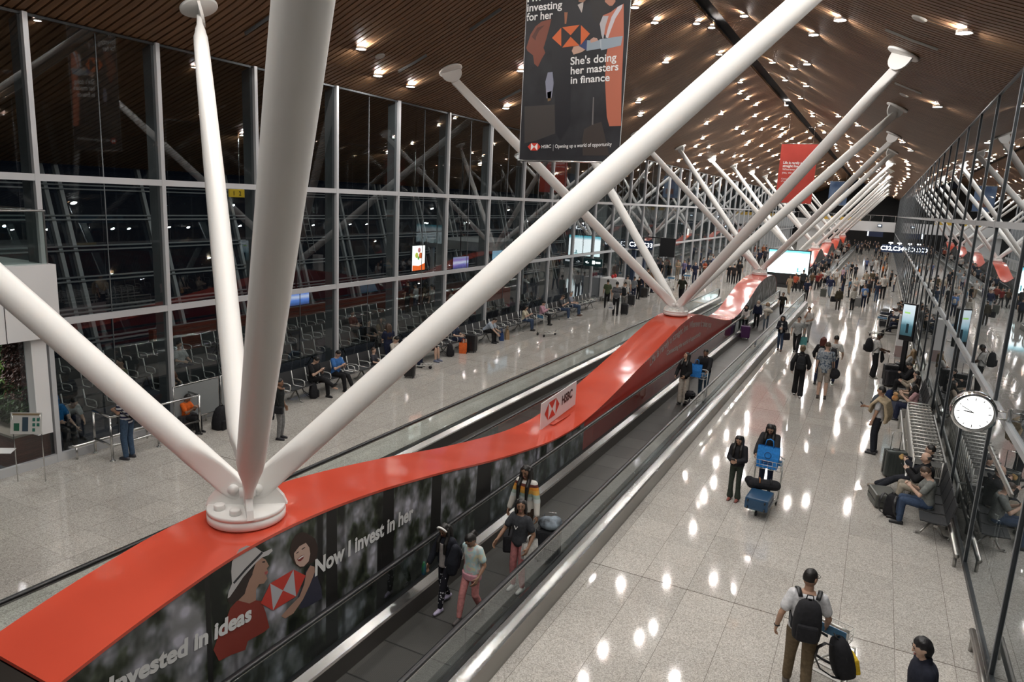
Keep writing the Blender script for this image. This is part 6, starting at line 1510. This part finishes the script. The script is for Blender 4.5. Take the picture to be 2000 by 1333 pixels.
p = person('seated person in cream shirt and glasses holding a phone up', None, None, -92, 1.70, ('tee', (.56, .52, .46)), ('trousers', GY), BL, ('short', DK), 'l', 'sitphone', 2, 1.02, loc=seat_l(795, 698))
person('seated person with long dark hair looking at a phone, beside the leaning strut', None, None, -90, 1.62, ('tee', (.40, .38, .36)), ('trousers', NV), BL, ('long', DK), 'l', 'sitphone', 1, .95, loc=seat_l(822, 688))
p = person('seated person in dark shorts with bare legs below the leaning strut', None, None, -88, 1.70, ('tee', BL), ('shorts', BL), (.16, .18, .26), ('short', DK), 'l', 'sit', 2, 1.0, loc=seat_l(850, 678), sole=1)
person('seated person in dark blue shirt behind the orange bag', None, None, -90, 1.70, ('tee', (.03, .04, .07)), ('shorts', NV), BL, ('short', DK), 'l', 'sit', 1, 1.0, loc=seat_l(893, 660))
backpack('black backpack on the floor between the bare legs and the orange bag', BLACKC, at(872, 696), -1.0, 1.05)
tote('bright orange carrier bag standing by the black suitcase', (.68, .13, .03), at(904, 690), .4, .30, .2, .42, None)
suitcase('black upright suitcase beside the bright orange bag', (.016, .016, .018), at(920, 688), .1, .44, .28, .66)
p = person('seated person in pale blue shirt bending down towards two bags', None, None, -88, 1.72, ('tee', (.42, .48, .56)), ('trousers', BL), BL, ('short', DK), 'l', 'sitbend', 2, 1.02, loc=seat_l(962, 645))
tote('blue and white printed shopping bag before the bending person', (.04, .08, .22), at(979, 665), -.9, .36, .16, .36, (.6, .6, .62))
tote('brown paper shopping bag beside the blue printed one', (.38, .26, .16), at(990, 663), -.9, .32, .16, .44, None)
p = person('seated person in cream top and jeans behind the empty trolley', None, None, -85, 1.62, ('tee', (.60, .55, .42)), ('trousers', JEAN), BL, ('bob', DK), 'l', 'sitphone', 1, .98, loc=seat_l(1026, 622))
p = person('seated person in pink shirt and black trousers beyond the cream top', None, None, -85, 1.62, ('long', (.58, .34, .42)), ('trousers', BL), BL, ('short', DK), 'l', 'sitphone', 1, 1.0, loc=seat_l(1050, 611))
p = person('seated person in dark grey shirt and jeans beyond the pink shirt', None, None, -82, 1.74, ('tee', (.08, .085, .095)), ('trousers', JEAN), (.5, .5, .5), ('short', BRN), 'l', 'sitphone', 1, 1.05, loc=seat_l(1082, 600))
p = person('seated person in pale grey blue shirt and jeans next to the gate end', None, None, -82, 1.74, ('tee', (.24, .26, .31)), ('trousers', JEAN), (.10, .05, .03), ('short', (.2, .19, .18)), 'l', 'sit', 1, 1.05, loc=seat_l(1102, 594))
suitcase('small black case standing half behind the leaning strut', (.016, .016, .018), at(800, 738), .3, .36, .22, .5)
# ---- queue at the gate counter
for i, (f, hp, c, bt, d, hr) in enumerate((((1184, 602), 547, (.08, .10, .055), BL, 'olive green shirt at the end of the gate queue', DK), ((1201, 617), 551, stripes('thin_stripes', [(.02, .022, .03), (.02, .022, .03), (.34, .34, .35)], .07), BL, 'dark shirt with thin white stripes in the gate queue', DK),
        ((1217, 611), 551, WH, (.2, .2, .2), 'white tee with a black backpack in the gate queue', DK), ((1222, 592), 538, (.55, .53, .50), BL, 'pale sleeveless top in the gate queue', DK), ((1236, 588), 541, (.22, .24, .26), NV, 'grey blue shirt in the gate queue behind the white tee', DK),
        ((1245, 585), 540, BL, BL, 'black jacket in the gate queue under the strut', DK), ((1252, 580), 533, NV, (.05, .07, .10), 'navy jacket in the gate queue under the strut', BRN), ((1262, 578), 520, (.10, .08, .06), BL, 'brown shirt near the gate portal', DK), ((1196, 575), 530, BL, BL, 'black clothes beside the white counter', BRN), ((1272, 572), 516, (.30, .16, .08), NV, 'rust shirt near the gate portal', DK))):
    p = person('standing person in ' + d, f, hp, 20 - 8 * i, None, ('tee', c), ('trousers', bt), BL, ('short', hr), 'l' if i % 2 else 'm', ('stand', 'hold', 'phone')[i % 3], 1, 1.0, low=-.12)
    if i == 2: worn_backpack(p, 'black backpack on the white tee in the gate queue', BLACKC, .95)
    if i == 1: q = wp(p, p['wr'][0]); tote('white carrier bag held by the striped shirt in the gate queue', (.58, .58, .58), (q.x, q.y, q.z - .62), .2, .40, .14, .42, (.3, .3, .3), 'carrier_bag', .18)
suitcase('black cabin suitcase beside the white tee in the gate queue', (.016, .016, .018), at(1219, 615), .1, .40, .26, .56, .3)
suitcase('black suitcase standing under the strut in the gate queue', (.02, .02, .022), at(1232, 597), .1, .44, .28, .6, .2)
suitcase('dark suitcase at the gate portal end of the queue', (.03, .028, .026), at(1258, 581), .1, .46, .3, .6, .2)
# ---- people beyond the second column, bench side
def crowd(rows, where, lod=1):
    for f, hp, face, c, bt, d, po in rows:
        person('%s %s' % (d, where), f, hp, face, None, c if isinstance(c[0], str) else ('tee', c), ('trousers', bt), BL, ('short' if 'long hair' not in d else 'long', DK if 'blond' not in d else BLOND), random.choice('llmb'), po, lod, random.uniform(.95, 1.06), low=-.12)
crowd([((1291, 553), 510, 100, BL, BL, 'standing person in black with a dark bag', 'stand'), ((1306, 548), 513, 160, (.02, .024, .022), BL, 'standing person in dark green black top', 'hold'), ((1322, 547), 506, 170, (.34, .28, .2), (.25, .2, .15), 'standing person in beige coat', 'phone'),
       ((1334, 548), 508, 150, (.16, .14, .26), NV, 'standing person in purple top', 'hold'), ((1343, 545), 512, 200, (.02, .025, .06), GY, 'standing person in navy vest', 'stand'), ((1355, 555), 512, 180, NV, NV, 'standing person in navy jacket', 'hold'),
       ((1375, 541), 514, 170, (.34, .07, .035), (.12, .10, .07), 'standing person in red top', 'phone'), ((1381, 532), 508, 190, (.05, .05, .06), BL, 'standing person in dark grey top', 'stand'), ((1390, 523), 496, 175, WH, NV, 'standing person in white shirt', 'hold'),
       ((1402, 522), 500, 120, (.03, .03, .035), BL, 'standing person in charcoal jacket', 'stand')], 'by the lounge glass behind the second column')
p = person('person in dark olive tee shirt walking nearer behind the second column base', (1329, 592), 538, 178, None, ('tee', (.03, .034, .022)), ('trousers', BL), BL, ('short', DK), 'b', 'walk', 1, 1.08)
crowd([((1422, 553), 516, 20, BL, BL, 'person in long black dress', 'stand'), ((1431, 556), 516, 10, ('tee', (.025, .02, .02)), BL, 'person with bare shoulders in black dress', 'stand'), ((1441, 554), 509, 5, BL, BL, 'tall person in black with a backpack', 'stand')], 'in the trio near the walkway end')
crowd([((1482, 520), 488, 160, NV, BL, 'person in navy clothes', 'walk'), ((1493, 516), 486, 30, (.04, .04, .05), BL, 'person in dark clothes', 'walk2'), ((1472, 515), 488, 200, (.2, .2, .22), NV, 'person in grey shirt', 'stand'), ((1489, 505), 478, 170, (.30, .12, .06), BL, 'person in rust top', 'stand')], 'by the lounge glass beside the third column')
# ---- crowd on the stone floor around the big screen
p = person('person in olive brown coat with a black bag standing with back turned', (1635, 606), 562, 12, None, ('jacket', (.055, .046, .03)), ('trousers', (.05, .045, .04)), BL, ('short', (.06, .05, .045)), 'l', 'stand', 1, 1.08)
q = wp(p, p['wr'][0]); tote('black bag in the hand of the olive brown coat', BLACKC, (q.x - .1, q.y, q.z - .22), .6, .34, .16, .34, None, 'shoulder_bag', .2)
p = person('person in cream white jacket and black trousers standing in the crowd', (1663, 606), 562, 40, None, ('jacket', (.54, .51, .46)), ('trousers', BL), BL, ('bob', (.25, .2, .16)), 'l', 'hold', 1, 1.08)
p = person('person in bright blue shirt with a white sling bag in the crowd', (1685, 601), 557, 10, None, ('tee', (.14, .25, .50)), ('trousers', NV), BL, ('short', BRN), 'l', 'stand', 1, 1.05)
worn_backpack(p, 'white sling bag on the bright blue shirt', (.52, .48, .42), .7)
q = wp(p, V((-.4, -.1, 0))); suitcase('grey suitcase beside the bright blue shirt', (.22, .22, .22), q, .2, .44, .28, .6)
p = person('person in white shirt with black braces seen from behind near the glass', (1722, 585), 536, 8, None, ('tee', (.56, .53, .49)), ('trousers', BL), BL, ('short', DK), 'm', 'stand', 1, 1.12)
for s in (-1, 1): MB().tube([p['neck'] + V((s * .11, .0, -.02)), p['neck'] + V((s * .07, -.135, -.10)), p['hip'] + V((s * .02, -.15, .16)), p['hip'] + V((s * .05, -.14, .04))], .012, 5).build('brace', M_BLACK, p['root'])
p = person('person in navy sweater and jeans walking with a grey suitcase', (1619, 581), 539, 170, None, ('long', (.022, .026, .06)), ('slim', (.22, .27, .33)), BL, ('short', DK), 'l', 'walk', 1, 1.05)
suitcase('grey suitcase towed by the person in navy sweater', (.07, .075, .065), at(1607, 581), .1, .40, .25, .58, .35)
crowd([((1691, 594), 547, 190, (.03, .03, .035), BL, 'person in dark shirt behind the blue shirt', 'stand'), ((1645, 573), 539, 60, BL, NV, 'person with black backpack and dark top', 'stand'), ((1669, 579), 545, 200, (.50, .48, .44), (.2, .2, .2), 'blond person in pale top', 'hold'), ((1681, 577), 541, 150, WH, BL, 'person in white tee', 'stand'),
       ((1688, 566), 529, 20, (.36, .31, .24), NV, 'person in beige jacket', 'stand'), ((1700, 567), 528, 30, (.09, .07, .045), BL, 'person in brown coat', 'stand'), ((1708, 572), 534, 120, BL, BL, 'person in black jacket by the brown coat', 'hold'), ((1698, 580), 543, 80, (.04, .03, .03), BL, 'person in dark brown top', 'stand'),
       ((1657, 581), 548, 100, (.04, .10, .16), BL, 'person in teal blue top', 'hold'), ((1710, 590), 552, 10, (.03, .04, .07), (.05, .08, .14), 'person in dark denim shirt', 'stand'), ((1653, 545), 511, 160, (.20, .22, .24), GY, 'person in grey shirt', 'stand'), ((1661, 541), 512, 200, BL, BL, 'person in black tee', 'hold'),
       ((1669, 546), 517, 175, (.02, .022, .028), BL, 'person in black print shirt', 'stand'), ((1648, 549), 517, 170, (.28, .30, .32), NV, 'person in pale grey tee', 'stand'), ((1644, 553), 524, 140, (.42, .28, .32), NV, 'person in dull pink shirt', 'stand')], 'in the crowd on the stone floor')
crowd([((1540, 575), 541, 175, (.34, .26, .17), (.3, .24, .17), 'person in sand coloured coat with a pack', 'walk'), ((1551, 571), 534, 170, (.42, .09, .05), BL, 'person in orange red top', 'walk2'), ((1565, 571), 527, 10, (.035, .037, .042), BL, 'tall person in charcoal', 'walk'), ((1573, 588), 545, 10, NV, BL, 'person in navy jacket by the walkway end', 'walk2'),
       ((1584, 566), 533, 160, (.09, .055, .03), BL, 'person in brown print top', 'walk'), ((1594, 567), 536, 170, (.16, .02, .02), BL, 'person in dark red top', 'walk2'), ((1600, 563), 534, 175, (.24, .06, .045), BL, 'person in brick red jacket', 'walk'), ((1606, 560), 530, 165, WH, BL, 'person in white blouse', 'walk2'),
       ((1615, 555), 524, 180, (.36, .36, .34), NV, 'person in pale grey blouse', 'walk'), ((1631, 559), 525, 178, (.52, .50, .48), (.2, .16, .12), 'person in white tee and brown trousers', 'walk'), ((1618, 530), 505, 170, (.45, .40, .33), GY, 'person in cream jacket', 'walk2'), ((1632, 527), 508, 200, WH, BL, 'person in white top', 'walk'),
       ((1603, 545), 517, 170, BL, BL, 'person in black coat', 'walk'), ((1590, 540), 512, 175, (.03, .035, .06), BL, 'person in dark blue coat', 'walk2'), ((1609, 538), 511, 10, (.05, .045, .04), BL, 'person in dark brown jacket', 'walk'), ((1624, 515), 493, 175, (.5, .47, .44), BL, 'person in pale scarf', 'walk')], 'walking beside the big lit screen')
crowd([((1691, 530), 511, 20, (.10, .13, .28), NV, 'person in blue with a blue pack', 'stand'), ((1701, 532), 509, 170, (.30, .30, .30), BL, 'person in grey top', 'walk'), ((1709, 530), 512, 160, WH, (.5, .48, .46), 'person in white clothes', 'stand'), ((1722, 546), 516, 80, (.66, .16, .03), BL, 'person in vivid orange top', 'stand'),
       ((1729, 541), 514, 90, (.35, .28, .2), BL, 'person in tan top', 'hold'), ((1719, 528), 505, 80, (.03, .03, .04), BL, 'person in dark coat', 'stand'), ((1727, 520), 500, 90, (.48, .30, .16), NV, 'person in orange tan jacket', 'stand'), ((1732, 512), 494, 85, (.05, .03, .03), BL, 'person in maroon jacket', 'stand'), ((1716, 508), 490, 100, (.04, .04, .05), BL, 'person in black hoodie', 'stand'),
       ((1738, 560), 528, 60, (.08, .08, .08), BL, 'person in grey black coat', 'stand'), ((1745, 570), 541, 90, (.5, .48, .46), NV, 'person in white shirt by the pillar', 'hold')], 'by the glass near the navy gate sign')
# far end: too small to tell apart one by one
for i in range(26):
    x = random.uniform(-5.5, .8); y = random.uniform(118, 146)
    person('small dark clothed person in the distant crowd under the far bridge', None, None, random.choice((0, 180, 90, -90)), random.uniform(1.6, 1.78), ('tee', random.choice(((.03, .03, .04), (.05, .04, .04), (.04, .05, .07)))), ('trousers', BL), BL, ('short', DK), 'l', random.choice(('stand', 'walk')), 0, 1.0, 'distant crowd under the bridge', loc=(x, y, 0))
for i in range(14):
    x = random.uniform(-5.2, -4.3); y = 78 + i * 4.2 + random.uniform(-1, 1)
    person('small person riding the far walkway beside the red humps', None, None, random.choice((0, 180)), random.uniform(1.6, 1.78), ('tee', random.choice(((.03, .03, .04), (.30, .08, .05), (.4, .38, .36), (.04, .05, .07)))), ('trousers', BL), BL, ('short', DK), 'l', 'stand', 0, 1.0, 'riders on the far walkway', loc=(x, y, WZ))
for i in range(12):
    person('small person seated along the far lounge glass', None, None, -90, 1.68, ('tee', random.choice(((.03, .03, .04), (.4, .38, .36), (.10, .12, .2), (.2, .05, .04)))), ('trousers', BL), BL, ('short', DK), 'l', 'stand', 0, 1.0, 'people along the far lounge glass', loc=(-14.2 + random.uniform(0, 1.2), 62 + i * 3.4, 0))
# ---- people inside the lounge, seen through the glass
def lounge(rows):
    for hd_, face, h, c, bt, d, po, hr in rows:
        person(d, None, None, face, h, ('tee', c), ('trousers', bt), BL, (hr, DK), 'l', po, 1, 1.0, head=hd_)
lounge([((236, 700), 170, 1.70, (.16, .17, .10), BL, 'person in olive tee shirt and glasses standing behind the lounge glass', 'stand', 'short'),
        ((797, 548), 90, 1.74, (.02, .018, .02), BL, 'person in black jacket standing behind the lounge glass under the food poster', 'hold', 'short'), ((813, 554), 100, 1.66, (.50, .50, .50), NV, 'person in white tee standing behind the lounge glass under the food poster', 'phone', 'short'),
        ((832, 552), 90, 1.66, (.12, .08, .05), BL, 'person in brown top standing behind the lounge glass beyond the white tee', 'stand', 'long'), ((882, 565), 95, 1.66, (.4, .32, .28), NV, 'person in pale top standing in the lounge beside the leaning strut', 'stand', 'short'),
        ((844, 556), 95, 1.68, (.30, .28, .26), BL, 'person in grey cardigan standing in the lounge beyond the brown top', 'hold', 'short')])
def in_seat(px, py, x): q = on_x(px, py, x); return V((x, q.y, 0))
for l, lc, c, bt, po, hr, ex in (('seated person bending forward in pale grey shirt behind the lounge glass by the barrier', V((-16.6, 9.7, 0)), (.45, .46, .46), NV, 'sitbend', 'short', {}),
        ('seated person in blue cap and blue top behind the lounge glass post', V((-16.2, 9.3, 0)), (.02, .16, .40), BL, 'sit', 'hijab', {}), ('seated person with dark hair and olive top in the lounge beside an orange cloth', in_seat(745, 585, -17.1), (.16, .13, .06), BL, 'sit', 'long', {}),
        ('seated person in black tee in the lounge next to the orange cloth', in_seat(722, 585, -17.1), BL, BL, 'sit', 'short', {}), ('seated person in white in the lounge front row behind the thin strut', in_seat(352, 680, -18.9), (.5, .5, .5), NV, 'sit', 'short', {}),
        ('seated person in patterned brown top behind the second lounge mullion', in_seat(328, 715, -17.1), (.28, .13, .08), BL, 'sit', 'short', {}), ('seated person in dark red jacket at the lounge back row', in_seat(690, 590, -18.9), (.16, .05, .04), BL, 'sit', 'short', {})):
    person(l, None, None, -90, 1.66, ('tee', c), ('trousers', bt), BL, (hr, DK if hr != 'hijab' else (.02, .16, .42)), 'l', po, 1, 1.0, loc=lc, **ex)
t = thing('orange_cloth', 'bright orange cloth over the lounge seats beside the olive top', 'cloth', (-16.75, on_x(745, 600, -16.8).y + .4, .60)); b = MB(); chain(b, [V((0, -.25, 0)), V((.02, 0, .05)), V((0, .3, 0))], [.08, .12, .08]); piece('cloth', b, .02, cloth((.66, .12, .03)), t)
flush()
